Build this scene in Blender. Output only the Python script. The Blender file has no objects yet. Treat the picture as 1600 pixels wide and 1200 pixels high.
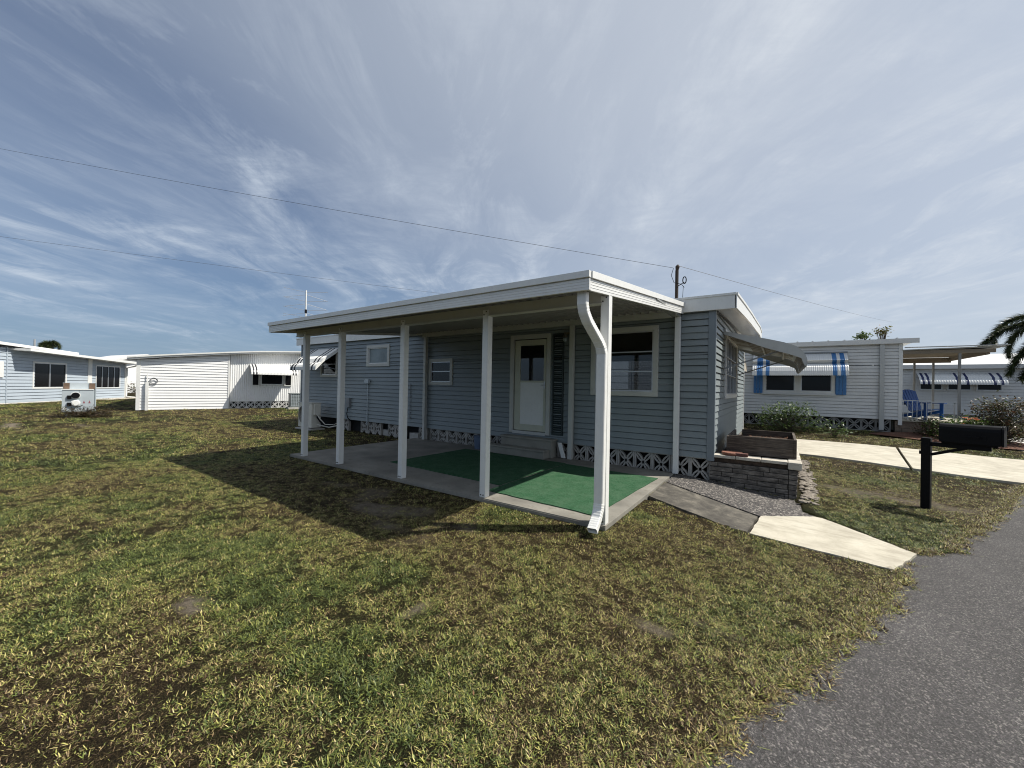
import bpy, bmesh, math, random
import numpy as np
from mathutils import Vector, Matrix
random.seed(7); rng = np.random.default_rng(7)
S = bpy.context.scene
C = S.collection
R = math.radians
# ---------------------------------------------------------------- camera
yaw, pit, rol, FPX = 0.603141062, 0.00579332329, 0.0192528795, 607.375
F = Vector((-math.sin(yaw)*math.cos(pit), math.cos(yaw)*math.cos(pit), math.sin(pit)))
r0 = Vector((math.cos(yaw), math.sin(yaw), 0)); u0 = r0.cross(F)
rr = r0*math.cos(rol)+u0*math.sin(rol); uu = -r0*math.sin(rol)+u0*math.cos(rol)
cam = bpy.data.cameras.new('camera'); co = bpy.data.objects.new('camera', cam); C.objects.link(co)
M = Matrix.Identity(4)
for i in range(3): M[i][0] = rr[i]; M[i][1] = uu[i]; M[i][2] = -F[i]
M[0][3], M[1][3], M[2][3] = 0, 0, 1.5
co.matrix_world = M
cam.sensor_width = 36; cam.lens = FPX/1600*36; cam.clip_end = 3000; cam.clip_start = .05
S.camera = co
# ---------------------------------------------------------------- light
SUN = Vector((.65, .42, 1)).normalized()
az = math.atan2(SUN.x, SUN.y); el = math.asin(SUN.z)
sl = bpy.data.lights.new('sun', 'SUN'); so = bpy.data.objects.new('sun', sl); C.objects.link(so)
sl.energy = 5.0; sl.angle = R(.6); sl.color = (1, .95, .86)
so.rotation_euler = SUN.to_track_quat('Z', 'Y').to_euler()
so.location = (10, 5, 30)
W = bpy.data.worlds.new('World'); S.world = W; W.use_nodes = True
S.view_settings.view_transform = 'Standard'; S.view_settings.look = 'None'
S.view_settings.exposure = 0.36; S.view_settings.gamma = 1
S.render.engine = 'CYCLES'
S.cycles.max_bounces = 6; S.cycles.transparent_max_bounces = 12; S.cycles.use_denoising = True; S.cycles.diffuse_bounces = 2; S.cycles.filter_width = 1.05; S.cycles.pixel_filter_type = 'BLACKMAN_HARRIS'
nt = W.node_tree; nt.nodes.clear()


def nd(t, typ, **kw):
    n = t.nodes.new(typ)
    for k, v in kw.items():
        if k in ('inp',):
            for kk, vv in v.items(): n.inputs[kk].default_value = vv
        else: setattr(n, k, v)
    return n


def math_(t, op, a, b=None, c=None, clamp=False):
    n = nd(t, 'ShaderNodeMath', operation=op, use_clamp=clamp)
    for i, v in enumerate((a, b, c)):
        if v is None: continue
        if isinstance(v, (int, float)): n.inputs[i].default_value = v
        else: t.links.new(v, n.inputs[i])
    return n.outputs[0]


def mix_(t, f, a, b, blend='MIX'):
    n = nd(t, 'ShaderNodeMix', data_type='RGBA', blend_type=blend)
    for i, v in ((0, f), (6, a), (7, b)):
        if isinstance(v, (int, float)): n.inputs[i].default_value = v
        elif isinstance(v, tuple): n.inputs[i].default_value = (*v[:3], 1)
        else: t.links.new(v, n.inputs[i])
    return n.outputs[2]


def ramp_(t, f, pts, interp='LINEAR'):
    n = nd(t, 'ShaderNodeValToRGB'); e = n.color_ramp.elements; n.color_ramp.interpolation = interp
    while len(e) < len(pts): e.new(.5)
    for q, (p, c) in zip(e, pts):
        q.position = p; q.color = (*c, 1) if isinstance(c, tuple) else (c, c, c, 1)
    t.links.new(f, n.inputs[0]); return n.outputs[0]


def noise_(t, vec, scale, detail=4, rough=.55, dist=0.):
    n = nd(t, 'ShaderNodeTexNoise'); n.inputs['Scale'].default_value = scale; n.inputs['Detail'].default_value = detail
    n.inputs['Roughness'].default_value = rough; n.inputs['Distortion'].default_value = dist
    if vec is not None: t.links.new(vec, n.inputs['Vector'])
    return n.outputs['Fac']


def mapping_(t, vec, scale=(1, 1, 1), rot=(0, 0, 0), loc=(0, 0, 0)):
    n = nd(t, 'ShaderNodeMapping'); n.inputs['Scale'].default_value = scale; n.inputs['Rotation'].default_value = rot
    n.inputs['Location'].default_value = loc; t.links.new(vec, n.inputs['Vector']); return n.outputs[0]


SX, SY = 12.5, 9.1
# sky with thin cirrus lying in a high flat layer
sky = nd(nt, 'ShaderNodeTexSky', sky_type='NISHITA', sun_disc=False)
sky.sun_elevation = el; sky.sun_rotation = az; sky.altitude = 10; sky.air_density = 1.0; sky.dust_density = 1.2; sky.ozone_density = 3.0
tc = nd(nt, 'ShaderNodeTexCoord')
sp = nd(nt, 'ShaderNodeSeparateXYZ'); nt.links.new(tc.outputs['Generated'], sp.inputs[0])
zc = math_(nt, 'MAXIMUM', sp.outputs[2], .015)
zc = math_(nt, 'ADD', zc, .10)
px = math_(nt, 'DIVIDE', sp.outputs[0], zc); py = math_(nt, 'DIVIDE', sp.outputs[1], zc)
cb = nd(nt, 'ShaderNodeCombineXYZ'); nt.links.new(px, cb.inputs[0]); nt.links.new(py, cb.inputs[1])
base = cb.outputs[0]
ST = R(-35)      # streak direction, roughly the way the camera looks
vr = mapping_(nt, base, (1, 1, 1), (0, 0, ST))
warp = nd(nt, 'ShaderNodeTexNoise'); warp.inputs['Scale'].default_value = .55; warp.inputs['Detail'].default_value = 2
nt.links.new(vr, warp.inputs['Vector'])
wadd = nd(nt, 'ShaderNodeVectorMath', operation='MULTIPLY_ADD'); nt.links.new(warp.outputs['Color'], wadd.inputs[0])
wadd.inputs[1].default_value = (.55, .4, 0); nt.links.new(vr, wadd.inputs[2])
n1 = noise_(nt, mapping_(nt, wadd.outputs[0], (1.25, .5, 1), loc=(SX, SY, 0)), 1.15, 3, .5, .2)
n2 = noise_(nt, mapping_(nt, wadd.outputs[0], (.8, .45, 1), loc=(8.3, 2.2, 0)), .8, 3, .5, .1)
n3 = noise_(nt, mapping_(nt, wadd.outputs[0], (2.1, .95, 1), rot=(0, 0, .16), loc=(12.5, 9.1, 0)), 1.45, 13, .66, .55)
n6 = noise_(nt, mapping_(nt, wadd.outputs[0], (1.5, 4.2, 1), rot=(0, 0, .5), loc=(5.3, 2, 0)), 1.2, 12, .70, .6)
a1 = ramp_(nt, n1, [(.44, 0.), (.66, 1.)])
a2 = ramp_(nt, n2, [(.32, 0.), (.66, 1.)])
a3 = ramp_(nt, n3, [(.44, 0.), (.56, .30), (.72, 1.)])
a6 = ramp_(nt, n6, [(.42, .35), (.66, 1.)])
wisp = math_(nt, 'MULTIPLY', math_(nt, 'MULTIPLY', a3, a6), math_(nt, 'ADD', math_(nt, 'MULTIPLY', a1, .9), .28))
soft = math_(nt, 'MULTIPLY', a2, math_(nt, 'ADD', math_(nt, 'MULTIPLY', n3, .5), .12))
low = ramp_(nt, sp.outputs[2], [(.015, 0.), (.16, 1.)])
cl = math_(nt, 'MULTIPLY', math_(nt, 'ADD', math_(nt, 'MULTIPLY', wisp, 1.2), math_(nt, 'MULTIPLY', soft, .42)), low)
# the veil thickens towards the sun's side of the sky
dotn = nd(nt, 'ShaderNodeVectorMath', operation='DOT_PRODUCT'); nt.links.new(tc.outputs['Generated'], dotn.inputs[0])
dotn.inputs[1].default_value = (SUN.x, SUN.y, SUN.z)
veil = ramp_(nt, dotn.outputs['Value'], [(0., .12), (.75, 1.)])
cl = math_(nt, 'ADD', cl, math_(nt, 'MULTIPLY', veil, .60))
cl = math_(nt, 'SUBTRACT', 1., math_(nt, 'EXPONENT', math_(nt, 'MULTIPLY', cl, -1.75)), clamp=True)
hz = ramp_(nt, sp.outputs[2], [(0., 1.), (.12, .55), (.40, 0.)])
skt = mix_(nt, 1.0, sky.outputs[0], (.33, .70, 1.04), 'MULTIPLY')
cloudcol = mix_(nt, veil, (9.4, 10.6, 12.1), (10.8, 11.5, 12.4))
skt = mix_(nt, math_(nt, 'MULTIPLY', hz, .75), skt, mix_(nt, veil, (3.9, 5.5, 7.6), (8.8, 9.5, 10.4)))
skyc = mix_(nt, cl, skt, cloudcol)
bg = nd(nt, 'ShaderNodeBackground'); bg.inputs[1].default_value = .052
nt.links.new(skyc, bg.inputs[0])
wo = nd(nt, 'ShaderNodeOutputWorld'); nt.links.new(bg.outputs[0], wo.inputs[0])

# ---------------------------------------------------------------- helpers
ORG = {}


class MB:
    """collects faces with a material slot index each"""
    def __init__(s): s.v = []; s.f = []; s.m = []; s.sm = False; s.T = None
    def add(s, vs, fs, mi=0):
        o = len(s.v)
        if s.T is not None: vs = [tuple(s.T @ Vector(v)) for v in vs]
        s.v += [tuple(v) for v in vs]; s.f += [tuple(o+i for i in f) for f in fs]; s.m += [mi]*len(fs); return s
    def box(s, x0, x1, y0, y1, z0, z1, mi=0):
        return s.add([(x0, y0, z0), (x1, y0, z0), (x1, y1, z0), (x0, y1, z0), (x0, y0, z1), (x1, y0, z1), (x1, y1, z1), (x0, y1, z1)],
                     [(3, 2, 1, 0), (4, 5, 6, 7), (0, 1, 5, 4), (1, 2, 6, 5), (2, 3, 7, 6), (3, 0, 4, 7)], mi)
    def hexa(s, p, mi=0):   # 8 points, same order as box
        return s.add(p, [(3, 2, 1, 0), (4, 5, 6, 7), (0, 1, 5, 4), (1, 2, 6, 5), (2, 3, 7, 6), (3, 0, 4, 7)], mi)
    def quad(s, a, b, c, d, mi=0): return s.add([a, b, c, d], [(0, 1, 2, 3)], mi)
    def bar(s, a, b, w, h=None, mi=0, up=(0, 0, 1)):
        a = Vector(a); b = Vector(b); h = w if h is None else h
        d = (b-a).normalized(); up = Vector(up)
        if abs(d.dot(up)) > .98: up = Vector((0, 1, 0))
        x = d.cross(up).normalized()*w/2; y = x.cross(d).normalized()*h/2
        return s.hexa([a-x-y, a+x-y, b+x-y, b-x-y, a-x+y, a+x+y, b+x+y, b-x+y], mi)
    def tube(s, pts, rad, n=8, mi=0, cap=True):
        pts = [Vector(p) for p in pts]; rs = rad if isinstance(rad, (list, tuple)) else [rad]*len(pts)
        vs = []; px = None
        for i, p in enumerate(pts):
            d = (pts[min(i+1, len(pts)-1)]-pts[max(i-1, 0)]).normalized()
            if px is None:
                px = d.cross(Vector((0, 0, 1)));
                if px.length < .05: px = d.cross(Vector((1, 0, 0)))
            px = (px - d*px.dot(d)).normalized(); y = d.cross(px)
            for k in range(n):
                a = 2*math.pi*k/n; vs.append(tuple(p+(px*math.cos(a)+y*math.sin(a))*rs[i]))
        fs = [(i*n+k, i*n+(k+1) % n, (i+1)*n+(k+1) % n, (i+1)*n+k) for i in range(len(pts)-1) for k in range(n)]
        if cap: fs += [tuple(range(n))[::-1], tuple((len(pts)-1)*n+k for k in range(n))]
        return s.add(vs, fs, mi)
    def prism(s, poly, z0, z1, mi=0, axis='z'):
        n = len(poly)
        def P(p, h):
            return {'z': (p[0], p[1], h), 'y': (p[0], h, p[1]), 'x': (h, p[0], p[1])}[axis]
        vs = [P(p, z0) for p in poly]+[P(p, z1) for p in poly]
        return s.add(vs, [tuple(range(n))[::-1], tuple(range(n, 2*n))]+[(i, (i+1) % n, n+(i+1) % n, n+i) for i in range(n)], mi)
    def build(s, name, mats, parent=None, smooth=False, bevel=0, loc=None):
        me = bpy.data.meshes.new(name)
        o = bpy.data.objects.new(name, me); C.objects.link(o)
        if parent is not None:
            org = ORG[parent.name]; o.parent = parent
        else:
            org = Vector(loc) if loc is not None else Vector((0, 0, 0)); o.location = org
        ORG[o.name] = org
        me.from_pydata([(v[0]-org[0], v[1]-org[1], v[2]-org[2]) for v in s.v], [], s.f)
        if not isinstance(mats, (list, tuple)): mats = [mats]
        for m in mats: me.materials.append(m)
        me.polygons.foreach_set('material_index', s.m)
        bm = bmesh.new(); bm.from_mesh(me)
        if not getattr(s, 'nofix', False): bmesh.ops.recalc_face_normals(bm, faces=bm.faces)
        bm.to_mesh(me); bm.free()
        if smooth: me.polygons.foreach_set('use_smooth', [True]*len(me.polygons)); me.update()
        if bevel:
            b = o.modifiers.new('bevel', 'BEVEL'); b.width = bevel; b.segments = 2; b.limit_method = 'ANGLE'; b.angle_limit = R(50)
        return o


def thing(name, label, cat, loc=(0, 0, 0), group=None):
    o = bpy.data.objects.new(name, None); C.objects.link(o); o.location = loc; ORG[o.name] = Vector(loc)
    o.empty_display_size = .2
    o['label'] = label; o['category'] = cat
    if group: o['group'] = group
    return o


def tag(o, label=None, cat=None, group=None, kind=None):
    if label: o['label'] = label
    if cat: o['category'] = cat
    if group: o['group'] = group
    if kind: o['kind'] = kind
    return o


def mat(name, col, rough=.5, metal=0, spec=None, var=.06, vscale=3., bump=0, bscale=60, dirt=None, build=None, streak=0):
    m = bpy.data.materials.new(name); m.use_nodes = True; t = m.node_tree; b = t.nodes['Principled BSDF']
    b.inputs['Roughness'].default_value = rough; b.inputs['Metallic'].default_value = metal
    if spec is not None: b.inputs['Specular IOR Level'].default_value = spec
    g = nd(t, 'ShaderNodeNewGeometry').outputs['Position']
    n = noise_(t, g, vscale, 6, .6)
    lo = tuple(c*(1-var*2) for c in col); hi = tuple(min(c*(1+var*1.2), 1) for c in col)
    c = mix_(t, ramp_(t, n, [(.3, 0.), (.7, 1.)]), lo, hi)
    if streak:
        n4 = noise_(t, mapping_(t, g, (9, 9, .7)), 1.5, 5, .7)
        c = mix_(t, math_(t, 'MULTIPLY', ramp_(t, n4, [(.52, 0.), (.8, 1.)]), streak), c, tuple(x*.45 for x in col))
    if dirt:
        n2 = noise_(t, g, vscale*4, 8, .7)
        c = mix_(t, math_(t, 'MULTIPLY', ramp_(t, n2, [(.5, 0.), (.72, 1.)]), dirt[1]), c, dirt[0])
    t.links.new(c, b.inputs['Base Color'])
    if bump:
        bp = nd(t, 'ShaderNodeBump'); bp.inputs['Strength'].default_value = bump; bp.inputs['Distance'].default_value = .01
        t.links.new(noise_(t, g, bscale, 5, .7), bp.inputs['Height']); t.links.new(bp.outputs[0], b.inputs['Normal'])
    if build: build(t, b, g, c)
    return m


WHITE = mat('white_paint', (.74, .74, .715), .35, var=.02, dirt=((.45, .43, .38), .25), streak=.10)
WHITE2 = mat('white_siding_paint', (.80, .80, .79), .4, var=.02, streak=.12)
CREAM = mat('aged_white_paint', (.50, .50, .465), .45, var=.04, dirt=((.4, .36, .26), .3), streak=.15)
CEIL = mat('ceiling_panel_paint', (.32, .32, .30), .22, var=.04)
BLUE = mat('blue_grey_siding', (.215, .245, .252), .42, var=.035, vscale=1.3, streak=.16, dirt=((.22, .27, .30), .18), bump=.04, bscale=90)
BLUE2 = mat('pale_blue_siding', (.40, .455, .51), .45, var=.03, vscale=1.1, streak=.12)
BLUET = mat('blue_grey_trim', (.18, .21, .235), .42, var=.03)
GREYT = mat('grey_trim', (.22, .23, .24), .5)
ALU = mat('mill_aluminium', (.55, .56, .57), .35, .75, var=.05)
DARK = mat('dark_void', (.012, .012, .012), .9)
BLACK = mat('black_paint', (.006, .006, .007), .5, var=.1, spec=.12)
STRIPE = mat('black_stripe_paint', (.02, .02, .025), .4)
NAVY = mat('navy_stripe_paint', (.02, .03, .10), .4)
BLUES = mat('bright_blue_paint', (.045, .17, .40), .4, var=.05, dirt=((.15, .3, .55), .4))
ROYAL = mat('royal_blue_plastic', (.012, .075, .27), .4, var=.08)
ROOFW = mat('white_roof_coating', (.72, .72, .71), .5, var=.05, dirt=((.35, .34, .3), .4))
BLOCK = mat('breeze_block', (.44, .42, .385), .85, var=.08, dirt=((.17, .15, .12), .6), bump=.3, vscale=2)
BLOCKD = mat('weathered_breeze_block', (.30, .30, .29), .85, var=.1, dirt=((.1, .09, .08), .7), bump=.3, vscale=2)
CONC = mat('patio_concrete', (.235, .222, .19), .9, var=.2, vscale=1.9, dirt=((.10, .085, .068), .75), bump=.35, bscale=120)
STEPC = mat('step_concrete', (.27, .26, .225), .9, var=.1, vscale=4, dirt=((.18, .17, .14), .5), bump=.3, bscale=90)
WOODO = mat('weathered_timber', (.13, .085, .055), .85, var=.3, vscale=2, bump=.4)
CLAY = mat('terracotta', (.20, .085, .055), .8, var=.12, bump=.2)
CLOUDY = mat('frosted_glass', (.20, .24, .25), .25, var=.15)
PLASTW = mat('white_appliance_plastic', (.62, .60, .53), .45, var=.05)
GREYB = mat('grey_metal_box', (.42, .47, .50), .45, .1, var=.04, streak=.1)
TRUNK = mat('bark', (.10, .08, .06), .9, var=.25, bump=.5)
RUST = mat('rusty_plate', (.14, .09, .06), .8, var=.3)
SOIL = mat('soil', (.075, .05, .035), .95, var=.35, vscale=12, bump=.8)


def wood_b(t, b, g, c):
    n = noise_(t, mapping_(t, g, (1.2, 1.2, 22)), 3, 8, .7, .3)
    n2 = noise_(t, g, 2.5, 4, .6)
    k = ramp_(t, n, [(.3, (.014, .011, .009)), (.5, (.055, .042, .033)), (.72, (.17, .14, .11))])
    k = mix_(t, ramp_(t, n2, [(.5, 0.), (.8, .35)]), k, (.17, .15, .13))
    t.links.new(k, b.inputs['Base Color'])
    bp = nd(t, 'ShaderNodeBump'); bp.inputs['Strength'].default_value = .6; bp.inputs['Distance'].default_value = .006
    t.links.new(n, bp.inputs['Height']); t.links.new(bp.outputs[0], b.inputs['Normal'])


WOOD = mat('old_planks', (.1, .07, .05), .85, build=wood_b)


def stone_b(t, b, g, c):
    n = noise_(t, mapping_(t, g, (3, 3, 9)), 2.2, 8, .72, .2); n2 = noise_(t, g, 26, 5, .7)
    k = ramp_(t, n, [(.33, (.030, .027, .025)), (.52, (.135, .12, .105)), (.75, (.32, .29, .25))])
    k = mix_(t, math_(t, 'MULTIPLY', ramp_(t, n2, [(.45, 0.), (.7, 1.)]), .45), k, (.06, .05, .045))
    t.links.new(k, b.inputs['Base Color'])
    bp = nd(t, 'ShaderNodeBump'); bp.inputs['Strength'].default_value = .7; bp.inputs['Distance'].default_value = .01
    t.links.new(n2, bp.inputs['Height']); t.links.new(bp.outputs[0], b.inputs['Normal'])


STONE = mat('grimy_slump_brick', (.2, .18, .16), .9, build=stone_b)
CAP = mat('cap_stone', (.52, .48, .41), .9, var=.12, vscale=5, dirt=((.16, .13, .10), .6), bump=.5)


def rug_b(t, b, g, c):
    n = noise_(t, g, 240, 3, .7); n2 = noise_(t, g, 4.5, 7, .75); n3 = noise_(t, g, 45, 4, .75)
    k = mix_(t, ramp_(t, n, [(.3, 0.), (.7, 1.)]), (.010, .040, .017), (.026, .090, .038))
    k = mix_(t, math_(t, 'MULTIPLY', ramp_(t, n3, [(.38, 0.), (.66, 1.)]), .75), k, (.065, .15, .085))
    k = mix_(t, math_(t, 'MULTIPLY', ramp_(t, n2, [(.40, 0.), (.70, 1.)]), .6), k, (.085, .145, .09))
    t.links.new(k, b.inputs['Base Color'])
    bp = nd(t, 'ShaderNodeBump'); bp.inputs['Strength'].default_value = .9; bp.inputs['Distance'].default_value = .006
    t.links.new(n, bp.inputs['Height']); t.links.new(bp.outputs[0], b.inputs['Normal'])


RUG = mat('green_turf_carpet', (.04, .2, .08), .95, spec=.1, build=rug_b)


def glass_mat(name, tint=.55, dark=(.02, .022, .024)):
    m = bpy.data.materials.new(name); m.use_nodes = True; t = m.node_tree; t.nodes.clear()
    tr = nd(t, 'ShaderNodeBsdfTransparent'); tr.inputs[0].default_value = (tint, tint, tint, 1)
    gl = nd(t, 'ShaderNodeBsdfGlossy'); gl.inputs['Roughness'].default_value = .02; gl.inputs[0].default_value = (.9, .9, .9, 1)
    fr = nd(t, 'ShaderNodeFresnel'); fr.inputs[0].default_value = 1.5
    mx = nd(t, 'ShaderNodeMixShader'); t.links.new(fr.outputs[0], mx.inputs[0]); t.links.new(tr.outputs[0], mx.inputs[1]); t.links.new(gl.outputs[0], mx.inputs[2])
    o = nd(t, 'ShaderNodeOutputMaterial'); t.links.new(mx.outputs[0], o.inputs[0]); return m


GLASS = glass_mat('window_glass', .6)
DGLASS = mat('dark_window_glass', (.008, .008, .009), .12, var=.1, spec=.25)

# ---------------------------------------------------------------- terrain height
RD = Vector((.3985, .917)); RN = Vector((-.917, .3985)); RP = Vector((-.19, 2.07))


def road_u(x, y): return (x-RP.x)*RN.x+(y-RP.y)*RN.y     # distance from the road edge, + on the lawn


def vnoise(x, y, sc, seed=0):
    """smooth value noise, numpy, 0..1"""
    x = np.asarray(x, float)/sc+seed*17.3; y = np.asarray(y, float)/sc+seed*9.1
    xi = np.floor(x).astype(np.int64); yi = np.floor(y).astype(np.int64); fx = x-xi; fy = y-yi
    fx = fx*fx*(3-2*fx); fy = fy*fy*(3-2*fy)
    def h(a, b):
        k = (a*374761393+b*668265263+seed*1442695041) & 0xffffffff
        k = ((k ^ (k >> 13))*1274126177) & 0xffffffff
        return ((k ^ (k >> 16)) & 0xffff)/65535.
    return (h(xi, yi)*(1-fx)+h(xi+1, yi)*fx)*(1-fy)+(h(xi, yi+1)*(1-fx)+h(xi+1, yi+1)*fx)*fy


def fbm(x, y, sc, seed=0, o=4):
    s = 0; a = .5; t = 0
    for k in range(o): s = s+a*vnoise(x, y, sc/2**k, seed+k*3); t += a; a *= .55
    return s/t


def edge_wob(x, y): # ragged lawn edge
    s = (np.asarray(x)-RP.x)*RD.x+(np.asarray(y)-RP.y)*RD.y
    w = (fbm(s, s*0+3., .9, 5, 4)-.5)*.24+(fbm(s, s*0+1., .16, 6, 3)-.5)*.10-.055
    k = np.clip(1.35-np.abs(s-3.85)/.55, 0, 1)
    return w*(1-k)-.27*k


def in_poly(x, y, poly):
    c = np.zeros(x.shape, bool); n = len(poly)
    for i in range(n):
        (x1, y1), (x2, y2) = poly[i], poly[(i+1) % n]
        c ^= ((y1 > y) != (y2 > y)) & (x < (x2-x1)*(y-y1)/(y2-y1+1e-12)+x1)
    return c


UNDER = [(-1.50, 5.74), (-.30, 5.34), (.90, 5.25), (1.18, 5.85), (.42, 6.60), (.30, 6.75), (.22, 7.5), (-1.5, 7.5)]


def gz(x, y, flat=False):
    x = np.asarray(x, float); y = np.asarray(y, float)
    u = (x-RP.x)*RN.x+(y-RP.y)*RN.y
    t = np.clip(u/3.3, 0, 1); t = t*t*(3-2*t)
    z = -.205+t*.13
    if not flat:
        z = z+(fbm(x, y, 1.2, 2, 3)-.5)*.03*np.clip(u*3, 0, 1)
        z = np.where(u+edge_wob(x, y) < .0, -.26, z)
        z = np.where(in_poly(x, y, UNDER), -.26, z)
        dx = np.maximum(np.maximum(-8.39-x, x+1.54), 0); dy = np.maximum(4.075-y, 0); d = np.hypot(dx, dy)
        k = np.clip(1-d/.55, 0, 1)*(y < 5.6)*(x < -.9); z = np.maximum(z, z*(1-k)-.052*k)
    return z+rise(x, y)


def rise(x, y):
    return .0042*np.clip(np.asarray(y, float)-11, 0, 7.5)**2*np.clip((np.asarray(x, float)+9)/4, 0, 1)


def bare(x, y):
    """bare-earth amount 0..1: worn patches seen in the lawn"""
    b = np.zeros_like(np.asarray(x, float))
    for cx, cy, ra, rb, k in [(-3.7, 3.15, .9, .33, .75), (-5.0, 3.5, 1.0, .22, .6), (-.78, 2.85, .16, .06, .7), (-.38, 3.1, .16, .06, .6),
                              (-3.35, 1.0, .16, .08, .8), (-2.15, 1.98, .04, .11, 1.),
                              (-20.3, 1.2, 1.5, .22, .8), (-18.6, 2.6, .8, .15, .6), (1.6, 8.6, .7, .3, .6), (-4.4, 2.3, .16, .08, .4)]:
        d = np.hypot((x-cx)/ra, (y-cy)/rb)+(fbm(x, y, .30, 8, 5)-.5)*3.0
        b = np.maximum(b, np.clip(1.45-d, 0, 1)*k)
    return np.clip((b-.25)*1.7, 0, 1)


def lawn_green(x, y):
    g = fbm(x, y, 1.7, 11, 4)*.62+fbm(x, y, .45, 21, 3)*.38
    g = (g-.5)*3.0+.39+.10*np.clip((-np.asarray(x)-6)/5, 0, 1)
    # the strip nearest the camera and the left edge stay greener, the middle is parched
    g = g+.28*np.clip(1-np.hypot(np.asarray(x)+1.2, np.asarray(y)-1.1)/1.5, 0, 1)
    g = g-.15*np.clip(1-np.abs(np.asarray(y)-7)/4, 0, 1)*(np.asarray(x) < -12)
    return np.clip(g, .20, .92)


def grid_mesh(name, xs, ys, m, zf, cols=True):
    X, Y = np.meshgrid(xs, ys); Z = zf(X, Y); nx, ny = len(xs), len(ys)
    me = bpy.data.meshes.new(name); co_ = np.stack([X, Y, Z], -1).reshape(-1, 3)
    i = np.arange((ny-1)*(nx-1)); r_ = i//(nx-1); c_ = i % (nx-1); a = r_*nx+c_
    q = np.stack([a, a+1, a+nx+1, a+nx], 1)
    me.vertices.add(len(co_)); me.vertices.foreach_set('co', co_.ravel())
    me.loops.add(q.size); me.loops.foreach_set('vertex_index', q.ravel().astype(np.int32))
    me.polygons.add(len(q)); me.polygons.foreach_set('loop_start', (np.arange(len(q))*4).astype(np.int32))
    me.update(calc_edges=True); me.validate()
    me.polygons.foreach_set('use_smooth', [True]*len(q))
    if cols:
        for nme, f in (('bare', bare), ('green', lawn_green)):
            at = me.attributes.new(nme, 'FLOAT', 'POINT'); at.data.foreach_set('value', np.asarray(f(X, Y), float).ravel())
    me.materials.append(m)
    o = bpy.data.objects.new(name, me); C.objects.link(o); return o


def ground_b(t, b, g, c):
    at = nd(t, 'ShaderNodeAttribute', attribute_name='bare').outputs['Fac']; gr = nd(t, 'ShaderNodeAttribute', attribute_name='green').outputs['Fac']
    n1 = noise_(t, g, 9, 8, .75); n2 = noise_(t, g, 130, 6, .8)
    th = ramp_(t, n2, [(.42, (.008, .006, .004)), (.56, (.050, .034, .018)), (.72, (.28, .20, .10))])
    gn = ramp_(t, n2, [(.42, (.005, .007, .003)), (.58, (.028, .034, .010)), (.76, (.18, .19, .06))])
    f = math_(t, 'ADD', gr, math_(t, 'MULTIPLY', math_(t, 'SUBTRACT', n1, .5), 1.2), clamp=True)
    k = mix_(t, f, th, gn)
    so_ = ramp_(t, n2, [(.36, (.06, .046, .033)), (.52, (.24, .20, .155)), (.70, (.46, .41, .33))])
    k = mix_(t, math_(t, 'MULTIPLY', at, ramp_(t, n1, [(.35, .4), (.55, 1.)])), k, so_)
    t.links.new(k, b.inputs['Base Color'])
    bp = nd(t, 'ShaderNodeBump'); bp.inputs['Strength'].default_value = 1.; bp.inputs['Distance'].default_value = .03
    h = math_(t, 'ADD', n2, math_(t, 'MULTIPLY', n1, 1.5))
    t.links.new(h, bp.inputs['Height']); t.links.new(bp.outputs[0], b.inputs['Normal'])


GROUND = mat('lawn_soil', (.1, .08, .04), .95, spec=.1, build=ground_b)


def steps(segs):
    out = []
    for a, b, st in segs: out += list(np.arange(a, b-1e-6, st))
    return np.array(out+[segs[-1][1]])


xs = steps([(-700, -90, 61), (-90, -46, 4), (-46, -12, .5), (-12, 5, .06), (5, 16, .6), (16, 60, 5), (60, 700, 64)])
ys = steps([(-500, -20, 60), (-20, -2, 2), (-2, 0, .25), (0, 9.6, .06), (9.6, 26, .4), (26, 60, 4), (60, 900, 84)])
tag(grid_mesh('ground', xs, ys, GROUND, gz), 'patchy parched lawn ground with bare sandy spots', kind='structure')


def asphalt_b(t, b, g, c):
    v = nd(t, 'ShaderNodeTexVoronoi'); v.inputs['Scale'].default_value = 190; t.links.new(g, v.inputs['Vector'])
    v2 = nd(t, 'ShaderNodeTexVoronoi'); v2.inputs['Scale'].default_value = 120; t.links.new(g, v2.inputs['Vector'])
    s1 = nd(t, 'ShaderNodeSeparateColor'); t.links.new(v.outputs['Color'], s1.inputs[0])
    s2 = nd(t, 'ShaderNodeSeparateColor'); t.links.new(v2.outputs['Color'], s2.inputs[0])
    n = noise_(t, g, 1.3, 6, .65); n2 = noise_(t, g, .33, 3, .5)
    k = ramp_(t, s1.outputs[0], [(0., (.036, .034, .034)), (.45, (.066, .062, .062)), (.85, (.100, .094, .093)), (1., (.20, .19, .175))])
    k = mix_(t, ramp_(t, s2.outputs[1], [(.90, 0.), (.94, .8)]), k, (.25, .23, .215))
    k = mix_(t, ramp_(t, s2.outputs[2], [(.0, .6), (.12, 0.)]), k, (.03, .03, .03))
    k = mix_(t, 1., k, ramp_(t, n, [(.3, .78), (.7, 1.15)]), 'MULTIPLY')
    k = mix_(t, 1., k, ramp_(t, n2, [(.3, .86), (.7, 1.1)]), 'MULTIPLY')
    t.links.new(k, b.inputs['Base Color'])
    bp = nd(t, 'ShaderNodeBump'); bp.inputs['Strength'].default_value = .85; bp.inputs['Distance'].default_value = .006
    h = math_(t, 'ADD', v.outputs['Distance'], math_(t, 'MULTIPLY', s1.outputs[0], .6)); t.links.new(h, bp.inputs['Height']); t.links.new(bp.outputs[0], b.inputs['Normal'])


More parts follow.
